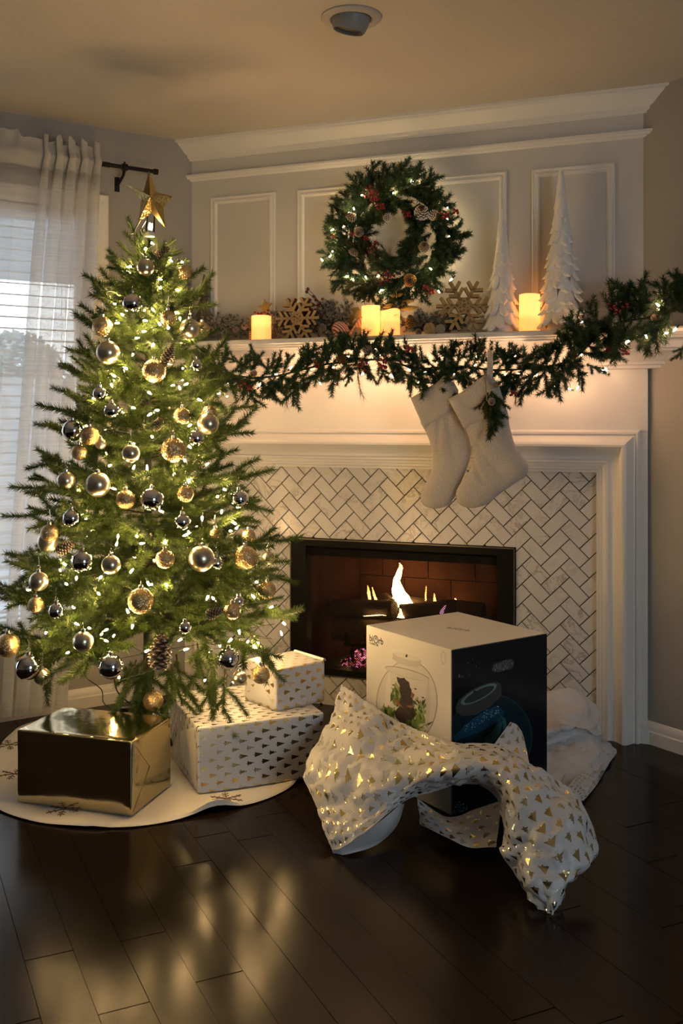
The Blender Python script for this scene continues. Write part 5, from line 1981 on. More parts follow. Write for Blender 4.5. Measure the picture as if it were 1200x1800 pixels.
for (u, v, k, s) in ((650, 335, 1, 1.2), (657, 347, 0, 1.1), (668, 362, 0, 1.0), (655, 438, 1, 0.8), (661, 428, 2, 0.8), (643, 418, 2, 0.8), (715, 376, 0, 1.0), (782, 378, 0, 1.0), (800, 372, 2, 1.0), (682, 483, 1, 1.0), (668, 497, 0, 0.8), (757, 512, 2, 1.1), (748, 505, 2, 0.9), (620, 412, 2, 0.7), (585, 415, 2, 0.8)):
    link('berry_cluster', BERRY[k], wre, Matrix.Translation(at_y(u, v, -0.15)) @ Matrix.Diagonal((s, s, s, 1)))
mb = MB()
hx = [at_y(700, 288, -0.010), at_y(703, 297, -0.030), at_y(699, 306, -0.065), at_y(700, 325, -0.075)]
for side in (-1,):
    rows = [[p + Vector((-0.009, 0, 0)) for p in hx], [p + Vector((0.009, 0, 0)) for p in hx]]
    mb.grid(rows); mb.grid([[p + Vector((0, 0.0012, 0)) for p in r_] for r_ in rows], flip=True)
mb.build('hanger_ribbon', M['gold_ribbon'], wre, angle=60)
wl_ = thing('wreath_lights', 'string of small warm lights wound round the wreath', 'lights', WC)
WBP = [(721, 323), (690, 340), (634, 343), (623, 370), (608, 374), (588, 402), (591, 418), (585, 442), (578, 453), (569, 460), (615, 486), (621, 494), (641, 484), (668, 484), (667, 510), (786, 365), (770, 380), (760, 475), (769, 509), (796, 488), (721, 505)]
wpts = [at_y(u, v, -0.135) for u, v in WBP]
for k in range(20):
    a_ = 2 * pi * k / 20
    wpts.append(WC + Vector((0.225 * cos(a_), 0.035, 0.225 * sin(a_))))
for p in wpts:
    link('bulb', BM['w'], wl_, Matrix.Translation(p) @ rot_to((rw.uniform(-1, 1), rw.uniform(-1, 0), rw.uniform(-1, 1))))
mb = MB()
sp_ = sorted(wpts, key=lambda p: math.atan2(p.z - WC.z, p.x - WC.x))
mb.tube([p + Vector((0, 0.006, 0)) for p in sp_], 0.0008, 4, caps=False)
mb.tube([at_y(790, 480, -0.11), at_y(796, 487, -0.135)], 0.002, 5)
mb.build('cord', M['wire'], wl_)

# ---- flocked greens and small decorations behind the candles
fg = thing('flocked_greenery', 'frosted pine picks with small cones lying along the back of the mantel', 'greenery', on_mantel(560, -0.07))
rf = random.Random(4)
for u in list(range(376, 445, 9)) + list(range(446, 520, 14)) + list(range(560, 622, 8)) + list(range(706, 790, 9)) + [1040, 1050]:
    for _ in range(2):
        p = on_mantel(u + rf.uniform(-4, 4), -0.06 - rf.uniform(0, 0.03)) + UP * rf.uniform(0.01, 0.04)
        hgt = 1.0 if u < 620 else 0.55
        place_sprig(rf.choice(SP_F), fg, p, (rf.uniform(-0.8, 0.8), -rf.uniform(0.0, 0.35), rf.uniform(0.15, 1.0) * hgt), rf.uniform(0, 6), rf.uniform(0.75, 1.05))
for u in (590, 600, 580, 610):
    place_sprig(rf.choice(SP_F), fg, on_mantel(u, -0.075) + UP * 0.07, (rf.uniform(-0.6, 0.5), -0.3, 0.7), rf.uniform(0, 6), 0.9)
for (u, v, tip, d, s) in ((430, 575, 'tip', (0.4, -1, 0.1), 0.75), (417, 580, 'tip', (-0.2, -1, 0.2), 0.7), (570, 578, 'tip', (-0.2, -1, 0.3), 0.8), (722, 572, 'gold', (0.1, -0.6, 0.8), 1.0), (735, 585, 'tip', (0.4, -1, 0.1), 0.7), (494, 588, 'tip', (0, -1, 0.2), 0.7)):
    link('pinecone', CONE[tip], fg, Matrix.Translation(at_y(u, v, -0.11)) @ rot_to(d) @ Matrix.Diagonal((s * .8, s * .8, s * .8, 1)))

ball_r = 0.036
p = on_mantel(598, -0.135)
o = thing('striped_ball', 'red and white striped ball ornament left of the paired candles', 'ornament', p)
mb = MB()
mb.lathe([(ball_r * sin(pi * j / 14), -ball_r * 0.86 * cos(pi * j / 14)) for j in range(15)], 26)
link('ball', mb.mesh('ball', M['red_stripe']), o, Matrix.Translation(p + UP * 0.033) @ Matrix.Rotation(RAD(38), 4, 'Y') @ Matrix.Rotation(RAD(-35), 4, 'X'))
mb = MB(); mb.tube([p + Vector((0.024, -0.005, 0.055)), p + Vector((0.033, -0.006, 0.064))], 0.004, 8); mb.build('cap', M['chrome'], o)

# bow of striped cloth with a gold ribbon tail, beside the ball
bow = thing('striped_bow', 'faded striped cloth bow with gold ribbon tails behind the taller candle', 'bow', on_mantel(624, -0.105))
def ribbon(pts, wdir, wd, mat, name, root):
    P = cr(pts, 6)
    n_ = len(P)
    rows = [[p + wdir * (wd * f_) + Vector((0, 0.0, 0.0)) for p in P] for f_ in (-0.5, -0.2, 0.2, 0.5)]
    off_ = Vector((0, 0.0016, 0))
    mb = MB(); mb.grid(rows); mb.grid([[p + off_ for p in r_] for r_ in rows], flip=True)
    mb.grid([rows[0], [p + off_ for p in rows[0]]], flip=True); mb.grid([rows[-1], [p + off_ for p in rows[-1]]])
    mb.build(name, mat, root, angle=50)
ribbon([at_y(614, 592, -0.135), at_y(620, 576, -0.150), at_y(630, 566, -0.140), at_y(640, 568, -0.11)], Vector((0.5, 0, 0.8)), 0.050, M['pink_stripe'], 'loop', bow)
ribbon([at_y(607, 556, -0.09), at_y(617, 560, -0.105), at_y(628, 552, -0.115), at_y(641, 553, -0.1)], Vector((0.35, 0, 0.9)), 0.034, M['gold_ribbon'], 'tail', bow)
ribbon([at_y(622, 541, -0.085), at_y(628, 550, -0.105), at_y(634, 562, -0.11)], Vector((1, 0, 0.15)), 0.034, M['gold_ribbon'], 'tail', bow)

# red and white wrapped box with a gold star behind the lone candle
rbx = on_mantel(459, -0.075)
rb_ = thing('red_striped_box', 'small red and white box with greens and a gold star behind the lone candle', 'box', rbx)
mb = MB()
mb.box((-0.044, -0.03, 0.0), (0.046, 0.03, 0.098), 0, Matrix.Translation(rbx) @ Matrix.Rotation(0.15, 4, 'Z'))
mb.build('carton', M['red_stripe'], rb_, smooth=False)
mb = MB()
for p, d in (((459, 530), 0), ):
    c_ = at_y(466, 540, -0.10)
    pts_ = []
    for i in range(10):
        r_ = 0.036 if i % 2 == 0 else 0.015
        a_ = pi / 2 + i * pi / 5 + 0.15
        pts_.append((r_ * cos(a_), r_ * sin(a_)))
    mb.prism(pts_, -0.003, 0.003, frame(c_, Vector((1, 0, 0)), UP, Vector((0, -1, 0))))
mb.build('gold_star', M['leaf_gold'], rb_, smooth=False)
link('berry_cluster', BERRY[1], rb_, Matrix.Translation(at_y(470, 552, -0.12)))
link('berry_cluster', BERRY[0], rb_, Matrix.Translation(at_y(455, 553, -0.12)))

# spray of dark red berries
bs = thing('berry_spray', 'spray of dark red berries on bare stems above the left snowflake', 'berry spray', on_mantel(570, -0.08))
bb = at_y(571, 552, -0.09)
for (u, v) in ((541, 508), (539, 513), (551, 521), (555, 527), (537, 527), (562, 533), (567, 526), (548, 535), (558, 537)):
    p = at_y(u, v, -0.10)
    mb = MB()
    r_ = 0.0072
    mb.lathe([(r_ * sin(pi * j / 8), -r_ * cos(pi * j / 8)) for j in range(9)], 12, 0, Matrix.Translation(p))
    mb.build('berry', simple('dark_red_berry', (0.14, 0.018, 0.016), 0.35) if 'dark_red_berry' not in bpy.data.materials else bpy.data.materials['dark_red_berry'], bs)
    mb = MB(); mb.tube(cr([bb + Vector((0, 0, -0.05)), bb.lerp(p, 0.5) + Vector((0.006, 0, 0.002)), p], 4), 0.0014, 4); mb.build('stem', M['stem'], bs)

# red fabric poinsettia behind the left snowflake
po_ = thing('red_flower', 'red cloth flower half hidden behind the left snowflake', 'flower', on_mantel(545, -0.075))
c_ = at_y(548, 556, -0.095)
for k in range(7):
    a_ = k * 2 * pi / 7
    e = Vector((cos(a_), -0.25, sin(a_) * 0.8))
    t_ = Vector((-sin(a_), 0, cos(a_)))
    mb = MB()
    rows = []
    for i in range(5):
        s = i / 4
        ww = 0.017 * sin(pi * (0.12 + 0.86 * s))
        rows.append([c_ + e * (0.052 * s) + t_ * (ww * f_) + Vector((0, 0.006 * abs(f_), 0)) for f_ in (-1, 0, 1)])
    mb.grid(rows); mb.grid([[p + Vector((0, 0.0014, 0)) for p in r_] for r_ in rows], flip=True)
    mb.build('petal', M['red_cloth'], po_, angle=60)

# gold leaf pick between the candle pair and the wreath
lp_ = thing('gold_leaf_pick', 'thin gold twig with leaves rising behind the shorter paired candle', 'twig', on_mantel(697, -0.085))
mb = MB(); mb.tube(cr([on_mantel(697, -0.085), at_y(699, 548, -0.085), at_y(697, 527, -0.10), at_y(696, 505, -0.14)], 5), 0.0016, 5); mb.build('stem', M['leaf_gold'], lp_)
for (u, v, u2, v2, wd) in ((697, 535, 672, 540, .010), (697, 533, 728, 528, .010), (699, 543, 735, 540, .010), (696, 520, 684, 519, .008), (696, 520, 708, 516, .008), (696, 512, 700, 503, .006), (696, 512, 691, 506, .006)):
    a_, b_ = at_y(u, v, -0.105), at_y(u2, v2, -0.125)
    ax = (b_ - a_); t_ = Vector((0, 0.45, 1)).cross(ax).normalized() if abs(ax.z) < 0.03 else Vector((1, 0, 0))
    t_ = UP if abs(ax.x) > abs(ax.z) else Vector((1, 0, 0))
    mb = MB()
    rows = [[a_ + ax * s + t_ * (wd * sin(pi * (0.05 + 0.93 * s)) * f_) + Vector((0, 0.004 * abs(f_), 0)) for f_ in (-1, 0, 1)] for s in np.linspace(0, 1, 6)]
    mb.grid(rows); mb.grid([[p + Vector((0, 0.0012, 0)) for p in r_] for r_ in rows], flip=True)
    mb.build('leaf', M['leaf_gold'], lp_, angle=60)

# wooden discs at the foot of the right snowflake
wd_ = simple('sliced_wood', (0.30, 0.20, 0.09), 0.6, var=0.3, vscale=60)
wd2 = simple('grey_button_disc', (0.20, 0.19, 0.17), 0.5)
for (u, v, r_, m_, lab) in ((755, 578, 0.024, wd_, 'pale wood slice standing left of the right-hand snowflake'), (774, 579, 0.020, wd2, 'grey disc leaning against the foot of the right-hand snowflake')):
    c_ = at_y(u, v, -0.15)
    c_.z = SH + r_
    o = thing('wood_slice', lab, 'ornament', (c_.x, c_.y, SH))
    mb = MB(); mb.lathe([(0, -0.004), (r_ * 0.95, -0.004), (r_, -0.002), (r_, 0.002), (r_ * 0.95, 0.004), (0, 0.004)], 24, 0, frame(c_, Vector((1, 0, 0)), UP, Vector((0, -1, 0)))); mb.build('disc', m_, o)


# ================================================================== STOCKINGS
def inflate(poly, thick, step, F_, puff=0.05, seed=0, folds=()):
    """a soft pillow over a closed outline: outline points in local metres, thickness follows distance to the edge"""
    n_ = len(poly)
    P = np.array(poly)
    x0, z0 = P.min(0); x1, z1 = P.max(0)
    nx = int((x1 - x0) / step) + 3; nz = int((z1 - z0) / step) + 3
    X = x0 - step + np.arange(nx) * step; Z = z0 - step + np.arange(nz) * step
    gx, gz = np.meshgrid(X, Z, indexing='ij')
    inside = np.zeros(gx.shape, bool); dist = np.full(gx.shape, 9.0); nearx = gx.copy(); nearz = gz.copy()
    for i in range(n_):
        ax, az = P[i]; bx, bz = P[(i + 1) % n_]
        cond = ((az > gz) != (bz > gz))
        with np.errstate(divide='ignore', invalid='ignore'):
            xi = (bx - ax) * (gz - az) / (bz - az) + ax
        inside ^= cond & (gx < xi)
        L2 = (bx - ax) ** 2 + (bz - az) ** 2
        t = np.clip(((gx - ax) * (bx - ax) + (gz - az) * (bz - az)) / max(L2, 1e-12), 0, 1)
        px, pz = ax + t * (bx - ax), az + t * (bz - az)
        d = np.hypot(gx - px, gz - pz)
        m = d < dist
        dist[m] = d[m]; nearx[m] = px[m]; nearz[m] = pz[m]
    ok = inside | (dist < step * 0.72)
    cell = ok[:-1, :-1] & ok[1:, :-1] & ok[:-1, 1:] & ok[1:, 1:] & (inside[:-1, :-1] | inside[1:, :-1] | inside[:-1, 1:] | inside[1:, 1:])
    idx = {}
    vs_, fs = [], []
    used = np.zeros(ok.shape, bool)
    used[:-1, :-1] |= cell; used[1:, :-1] |= cell; used[:-1, 1:] |= cell; used[1:, 1:] |= cell
    cnt = np.zeros(ok.shape, int)
    for dx in (0, 1):
        for dz in (0, 1):
            cnt[dx:cell.shape[0] + dx, dz:cell.shape[1] + dz] += cell
    for i, j in zip(*np.nonzero(used)):
        border = cnt[i, j] < 4
        x, zz = (nearx[i, j], nearz[i, j]) if border else (gx[i, j], gz[i, j])
        d = 0 if border else dist[i, j]
        h = thick * math.sqrt(max(0, 1 - (1 - min(1, d / puff)) ** 2))
        h *= 1 + 0.16 * mnoise.noise(Vector((x * 14, zz * 14, seed)))
        for (fa, fb, fd, fwid) in folds:
            ex_, ez_ = fb[0] - fa[0], fb[1] - fa[1]
            t = max(0, min(1, ((x - fa[0]) * ex_ + (zz - fa[1]) * ez_) / (ex_ ** 2 + ez_ ** 2)))
            dd = math.hypot(x - fa[0] - t * ex_, zz - fa[1] - t * ez_)
            h -= fd * math.exp(-(dd / fwid) ** 2) * (1 if not border else 0)
        h = max(h, 0)
        if border:
            k = len(vs_); vs_.append(F_ @ Vector((x, zz, 0))); idx[i, j] = (k, k)
        else:
            k = len(vs_); vs_ += [F_ @ Vector((x, zz, h)), F_ @ Vector((x, zz, -h * 0.75))]; idx[i, j] = (k, k + 1)
    for i, j in zip(*np.nonzero(cell)):
        q_ = [idx[i, j], idx[i + 1, j], idx[i + 1, j + 1], idx[i, j + 1]]
        fs.append(tuple(k[0] for k in q_)); fs.append(tuple(k[1] for k in q_[::-1]))
    mb = MB(); mb.add(vs_, [f_ for f_ in fs if len(set(f_)) == 4])
    return mb


def stocking(lab, leg, cuff, loop, y, extra=None, seed=0, folds=()):
    root = thing('christmas_stocking', lab, 'stocking', at_y(loop[-1][0], loop[-1][1], y), 'cream fleece stockings on the mantel')
    F_ = frame((0, y, 0), Vector((1, 0, 0)), UP, Vector((0, -1, 0)))
    def loc(l):
        P = [at_y(u, v, y) for u, v in l]
        P = cr(P + [P[0]], 4)[:-1]
        return [(p.x, p.z) for p in P]
    fo = []
    for (a_, b_, d_, w_) in folds:
        A_, B_ = at_y(*a_, y), at_y(*b_, y)
        fo.append(((A_.x, A_.z), (B_.x, B_.z), d_, w_))
    inflate(loc(leg), 0.030, 0.0075, F_, 0.055, seed, fo).build('foot_and_leg', M['fleece'], root, angle=180)
    F2 = frame((0, y - 0.004, 0), Vector((1, 0, 0)), UP, Vector((0, -1, 0)))
    P = [at_y(u, v, y) for u, v in cuff]
    dens = []
    for i in range(len(P)):
        for t in np.linspace(0, 1, 6)[:-1]:
            dens.append(P[i].lerp(P[(i + 1) % len(P)], t))
    inflate([(p.x, p.z) for p in dens], 0.034, 0.0075, F2, 0.022, seed + 3).build('cuff', M['fleece'], root, angle=180)
    lp2 = [at_y(u, v, y - 0.01) for u, v in loop]
    ribbon(lp2, Vector((1, 0, 0.05)), 0.022, M['fleece'], 'hanging_loop', root)
    mb = MB()
    t_ = lp2[-1]
    mb.tube([t_ + UP * -0.006, t_ + UP * 0.010, t_ + Vector((0, 0.03, 0.024))], 0.0017, 6)
    mb.build('hook', M['chrome'], root)
    return root


stocking('cream fleece stocking hanging on the left, partly behind the other stocking',
         [(738, 742), (752, 768), (760, 800), (757, 830), (745, 855), (739, 872), (744, 887), (762, 894), (785, 889), (799, 873), (808, 852), (822, 818), (828, 790), (822, 762), (806, 722), (780, 710), (755, 725)],
         [(722, 700), (742, 688), (768, 672), (785, 655), (796, 668), (806, 686), (800, 715), (795, 728), (768, 745), (747, 756), (734, 728)],
         [(784, 662), (786, 645), (788, 628), (787, 616)], -0.235, seed=1, folds=(((775, 740), (772, 790), 0.010, 0.008), ((790, 735), (800, 800), 0.006, 0.012)))
st2 = stocking('cream fleece stocking hanging on the right, a sprig tied over its cuff',
         [(812, 740), (824, 768), (833, 797), (826, 825), (810, 848), (801, 868), (808, 887), (830, 893), (856, 886), (878, 868), (904, 850), (924, 836), (928, 818), (918, 800), (905, 782), (896, 752), (888, 715), (860, 712), (832, 725)],
         [(787, 701), (810, 690), (832, 674), (852, 659), (866, 664), (876, 674), (884, 700), (889, 722), (866, 738), (840, 746), (817, 756), (802, 728)],
         [(860, 668), (861, 645), (861, 628), (861, 616)], -0.275, seed=2, folds=(((828, 765), (880, 830), 0.004, 0.010), ((836, 815), (850, 845), 0.008, 0.008), ((850, 760), (842, 790), 0.006, 0.010)))
sg_ = thing('stocking_sprig', 'small sprig of greens and pinecones tied over the right stocking cuff', 'sprig', at_y(856, 690, -0.32))
for (u, v, u2, v2, me) in ((858, 690, 840, 722, SP_O[0]), (858, 695, 862, 752, SP_O[1]), (856, 700, 866, 770, SP_O[0]), (862, 688, 884, 712, SP_G[1]), (862, 690, 878, 730, SP_G[2]), (858, 700, 850, 740, SP_O[1]), (862, 700, 872, 750, SP_G[0])):
    a_, b_ = at_y(u, v, -0.325), at_y(u2, v2, -0.33)
    place_sprig(me, sg_, a_, b_ - a_, rg.uniform(0, 6), (b_ - a_).length / 0.115)
for (u, v, d, s) in ((868, 678, (0.7, -0.8, 0.2), 0.7), (864, 704, (0.2, -1, -0.3), 0.8)):
    link('pinecone', CONE['tip'], sg_, Matrix.Translation(at_y(u, v, -0.335)) @ rot_to(d) @ Matrix.Diagonal((s * .75, s * .75, s * .75, 1)))
mb = MB(); mb.tube(cr([at_y(854, 655, -0.30), at_y(853, 675, -0.325), at_y(856, 705, -0.335)], 5), 0.0022, 6); mb.build('twine', simple('silver_cord', (0.45, 0.42, 0.38), 0.3, 0.8), sg_)

# ================================================================== GIFTS
def dirv(deg):
    return Vector((cos(RAD(deg)), sin(RAD(deg)), 0))


def wrapped(name_mesh, o, ex, ey, L_, D_, H_, mat, bev, uvmode, seed, wob=0.0015):
    """paper wrapped carton: soft edged box with slightly uneven faces; UV in metres"""
    bm = bmesh.new()
    n1, n2, n3 = 14, 14, 10
    bmesh.ops.create_cube(bm, size=1.0)
    bmesh.ops.scale(bm, vec=(L_, D_, H_), verts=bm.verts)
    bmesh.ops.bevel(bm, geom=list(bm.edges), offset=bev, segments=3, profile=0.6, affect='EDGES')
    bmesh.ops.subdivide_edges(bm, edges=[e for e in bm.edges if e.calc_length() > 0.05], cuts=9, use_grid_fill=True)
    for v in bm.verts:
        k = 1 if max(abs(v.co.x) / L_, abs(v.co.y) / D_, abs(v.co.z) / H_) > 0.45 else 1
        v.co += v.co.normalized() * wob * mnoise.noise(v.co * 14 + Vector((seed, 0, 0)))
        if v.co.z < -H_ / 2 + 0.001:
            v.co.z = -H_ / 2
    uvl = bm.loops.layers.uv.new('UVMap')
    bm.normal_update()
    for f in bm.faces:
        n_ = f.normal
        for l in f.loops:
            c = l.vert.co
            if abs(n_.z) > 0.7:
                uv = (c.x, c.y)
            elif abs(n_.y) > 0.7:
                uv = (c.x + 0.013, c.z)
            else:
                uv = (c.z, c.y) if uvmode == 0 else (c.y, c.z)
            l[uvl].uv = (uv[0] + 2.0, uv[1] + 2.0)
        f.smooth = True
    me = bpy.data.meshes.new(name_mesh)
    bm.to_mesh(me); bm.free()
    me.materials.append(mat)
    me.set_sharp_from_angle(angle=RAD(50))
    ctr = o + ex * L_ / 2 + ey * D_ / 2 + UP * H_ / 2
    return me, frame(ctr, ex, ey, UP)


def flap(mb, F_, pts, lift):
    mb.prism(pts, 0.0, lift, F_)


# gold foil gift
ga = 4.6
gex, gey = dirv(ga), dirv(ga + 90)
gF = at_z(231, 1436, 0.012)
gL, gD, gH = 0.394, 0.262, 0.224
gO = Vector((gF.x, gF.y, 0.0125)) - gex * gL
gift1 = thing('gold_gift', 'shiny gold foil wrapped gift box at the front left of the tree skirt', 'gift', gO + gex * gL / 2 + gey * gD / 2)
me, Mx = wrapped('foil_wrap', gO, gex, gey, gL, gD, gH, M['gold_foil'], 0.007, 0, 3, 0.0012)
link('foil_wrap', me, gift1, Mx)
Fs = frame(gO + gex * gL + gex * 0.0002, gey, UP, gex)        # right end face
mb = MB(); flap(mb, Fs, [(0.008, 0.010), (gD - 0.008, 0.010), (gD * 0.62, gH * 0.50), (gD * 0.44, gH * 0.50)], 0.0016); mb.build('end_flap', M['gold_foil'], gift1, smooth=False)
mb = MB(); flap(mb, Fs, [(0.010, gH - 0.008), (gD * 0.46, gH * 0.47), (gD * 0.50, gH * 0.60), (gD - 0.012, gH - 0.008)], 0.0010); mb.build('end_flap', M['gold_foil'], gift1, smooth=False)
Ff = frame(gO - gey * 0.0004, gex, UP, -gey)
mb = MB(); flap(mb, Ff, [(0.008, gH - 0.024), (gL - 0.008, gH - 0.030), (gL - 0.006, gH - 0.004), (0.006, gH - 0.004)], 0.0008); mb.build('overlap_strip', M['gold_foil'], gift1, smooth=False)

# large printed gift
lex, ley = dirv(43.6), dirv(133.6)
lA = at_z(348, 1397, 0.012)
lL, lD, lH = 0.425, 0.43, 0.2095
lO = Vector((lA.x, lA.y, 0.0125))
gift2 = thing('printed_gift', 'large white gift box printed with rows of small gold fir trees, on the tree skirt', 'gift', lO + lex * lL / 2 + ley * lD / 2)
me, Mx = wrapped('paper_wrap', lO, lex, ley, lL, lD, lH, M['print_l'], 0.006, 0, 9)
link('paper_wrap', me, gift2, Mx)
Fs = frame(lO - lex * 0.0003, -ley, UP, -lex)
Fs = frame(lO + ley * lD - lex * 0.0003, -ley, UP, -lex)
mb = MB(); flap(mb, Fs, [(lD * 0.45, lH * 0.62), (lD - 0.045, lH - 0.01), (lD - 0.012, 0.012), (lD * 0.48, 0.05)], 0.0014); mb.build('end_flap', M['card_white'], gift2, smooth=False)

# small printed gift on top of it
sex, sey = dirv(60.5), dirv(150.5)
sz = 0.0125 + lH + 0.0012
sA = at_z(485.6, 1251.6, sz)
sL, sD, sH = 0.205, 0.19, 0.139
sO = Vector((sA.x, sA.y, sz))
gift3 = thing('small_gift', 'small white gift box with gold fir trees lying on the large printed gift', 'gift', sO + sex * sL / 2 + sey * sD / 2)
me, Mx = wrapped('paper_wrap', sO, sex, sey, sL, sD, sH, M['print_s'], 0.006, 1, 17)
link('paper_wrap', me, gift3, Mx)
Fs = frame(sO + sey * sD - sex * 0.0003, -sey, UP, -sex)
mb = MB(); flap(mb, Fs, [(0.01, 0.012), (sD - 0.012, 0.012), (sD * 0.56, sH * 0.56), (sD * 0.42, sH * 0.56)], 0.0012); mb.build('end_flap', M['print_s'], gift3, smooth=False)
mb = MB()
rows = [[sO + sex * sL + sey * (sD * f_) + UP * (sH - 0.002 + 0.007 * sin(s)) + sex * (0.007 * (1 - cos(s)) - 0.002) for f_ in (0.05, 0.3, 0.6, 0.95)] for s in np.linspace(0, 3.6, 9)]
mb.grid(rows); mb.build('curled_edge', M['card_white'], gift3, angle=180)

# ---- aquarium carton
bex, bey = dirv(55.8), dirv(145.8)
BH = 0.498
bF = at_z(793.4, 1142.5, BH + 0.002)
bO = Vector((bF.x, bF.y, 0.002))
bR, bL = 0.407, 0.437
box_ = thing('aquarium_carton', 'large white and black fish bowl carton standing in torn paper before the fire', 'box', bO + bex * bR / 2 + bey * bL / 2)
bm = bmesh.new()
bmesh.ops.create_cube(bm, size=1.0)
bmesh.ops.scale(bm, vec=(bR, bL, BH), verts=bm.verts)
bmesh.ops.bevel(bm, geom=list(bm.edges), offset=0.0016, segments=2, affect='EDGES')
bm.normal_update()
for f in bm.faces:
    f.material_index = 1 if (f.normal.y < -0.8 or f.normal.x > 0.8) else 0
    if f.normal.y < -0.8:
        f.material_index = 1
me = bpy.data.meshes.new('carton'); bm.to_mesh(me); bm.free()
me.materials.append(M['card_white']); me.materials.append(M['card_black'])
link('carton', me, box_, frame(bO + bex * bR / 2 + bey * bL / 2 + UP * BH / 2, bex, bey, UP))
FLf = frame(bO + bey * bL, -bey, UP, -bex)       # white face, seen on the left
FRf = frame(bO, bex, UP, -bey)                   # black face, seen on the right
FTf = frame(bO + UP * BH, bex, bey, UP)


def face_pts(F_, l):
    inv = F_.inverted(); n_ = F_.to_3x3() @ Vector((0, 0, 1)); o_ = F_.translation
    out = []
    for u, v in l:
        d = ray(u, v)
        p = CAMP + d * ((o_ - CAMP).dot(n_) / d.dot(n_))
        q_ = inv @ p
        out.append((q_.x, q_.y))
    return out


def ell(cx, cy, rx, ry, rot=0.0, n=36, a0=0.0, a1=2 * pi):
    return [(cx + rx * cos(a_) * cos(rot) - ry * sin(a_) * sin(rot), cy + rx * cos(a_) * sin(rot) + ry * sin(a_) * cos(rot)) for a_ in np.linspace(a0, a1, n, endpoint=abs(a1 - a0) < 6.2)]


zpx = lambda l: [(620 + x / 3.3333, 1060 + y / 3.3333) for x, y in l]


def decal(name, F_, pts, lay, mat, lim=None, loc_=False):
    P = pts if loc_ else face_pts(F_, pts)
    if lim:
        w_, h_ = lim
        for pp, nn in (((0.003, 0), (1, 0)), ((w_ - 0.003, 0), (-1, 0)), ((0, 0.003), (0, 1)), ((0, h_ - 0.003), (0, -1))):
            P = clip_poly(P, pp, nn)
    if len(P) < 3:
        return None
    mb = MB()
    mb.prism(P, 0.0001, 0.0002 + 0.00015 * lay, F_)
    return mb.build(name, mat, box_, smooth=False)


def text(body, F_, x, y, size, mat, lay=3, rot=0.0, bold=0.0):
    cu = bpy.data.curves.new('lettering', 'FONT')
    cu.body = body
    cu.size = size
    cu.extrude = 0.0002
    cu.offset = bold
    cu.materials.append(mat)
    tmp = bpy.data.objects.new('lettering', cu)
    me = bpy.data.meshes.new_from_object(tmp)
    bpy.data.objects.remove(tmp)
    bpy.data.curves.remove(cu)
    o = link('lettering', me, box_, F_ @ Matrix.Translation((x, y, 0.0004)) @ Matrix.Rotation(rot, 4, 'Z'))
    return o


ink = flat('dark_grey_ink', (0.025, 0.028, 0.032))
lim = (bL, BH)
gl_o = flat('printed_glass_edge', (0.40, 0.39, 0.37)); gl_i = flat('printed_glass', (0.74, 0.72, 0.69)); gl_w = flat('printed_water', (0.70, 0.685, 0.65)); lidc = flat('printed_lid', (0.62, 0.605, 0.58)); lidt = flat('printed_lid_top', (0.78, 0.76, 0.73))
decal('printed_bowl_edge', FLf, zpx(ell(316, 585, 180, 250, 0.06)), 0, gl_o, lim)
decal('printed_bowl', FLf, zpx(ell(316, 584, 174, 244, 0.06)), 1, gl_i, lim)
decal('printed_glass_sheen', FLf, zpx(ell(206, 560, 16, 150, 0.05)), 2, flat('printed_sheen', (0.82, 0.80, 0.77)), lim)
decal('printed_glass_sheen', FLf, zpx(ell(440, 600, 12, 150, 0.02)), 2, flat('printed_sheen_grey', (0.64, 0.625, 0.60)), lim)
decal('printed_water', FLf, zpx(ell(318, 412, 134, 26, 0.27)), 2, gl_o, lim)
decal('printed_water', FLf, zpx(ell(318, 414, 130, 22, 0.27)), 3, gl_w, lim)
decal('printed_lid', FLf, zpx([(236, 292), (232, 326), (262, 350), (320, 370), (372, 376), (396, 368), (399, 338), (380, 330), (300, 300)]), 4, lidc, lim)
decal('printed_lid', FLf, zpx(ell(316, 314, 80, 15, 0.26)), 5, lidt, lim)
decal('printed_lid_knob', FLf, zpx([(309, 308), (316, 298), (322, 306), (320, 318), (310, 317)]), 6, ink, lim)
gA, gB, gC = flat('printed_plant_dark', (0.05, 0.11, 0.02)), flat('printed_plant', (0.17, 0.26, 0.05)), flat('printed_plant_pale', (0.36, 0.42, 0.18))
rd = random.Random(2)
def leafy(cx, cy, rx, ry, n, mats, lay, lw=(4, 10), ll=(20, 55), up=0.6):
    for k in range(n):
        a_ = rd.uniform(0, 2 * pi); r_ = math.sqrt(rd.random())
        x, y = cx + rx * r_ * cos(a_), cy + ry * r_ * sin(a_)
        th = -pi / 2 + rd.uniform(-0.9, 0.9) * up * 1.6
        l_, w__ = rd.uniform(*ll), rd.uniform(*lw)
        e = (cos(th), sin(th)); f_ = (-e[1], e[0])
        decal('printed_leaf', FLf, zpx([(x - e[0] * l_ / 2, y - e[1] * l_ / 2), (x + f_[0] * w__, y + f_[1] * w__), (x + e[0] * l_ / 2, y + e[1] * l_ / 2), (x - f_[0] * w__, y - f_[1] * w__)]), lay + k % 3, mats[k % len(mats)], lim)
decal('printed_moss', FLf, zpx(ell(256, 545, 28, 58)), 2, gB, lim)
decal('printed_moss', FLf, zpx(ell(205, 640, 46, 30)), 3, gB, lim)
decal('printed_moss', FLf, zpx(ell(385, 690, 40, 50)), 4, gB, lim)
leafy(255, 540, 30, 60, 30, [gB, gA, gC], 3)
leafy(200, 640, 48, 34, 26, [gB, gC, gA], 4)
bk = simple('printed_driftwood', (0.030, 0.017, 0.014), 0.35, var=0.8, vscale=120)
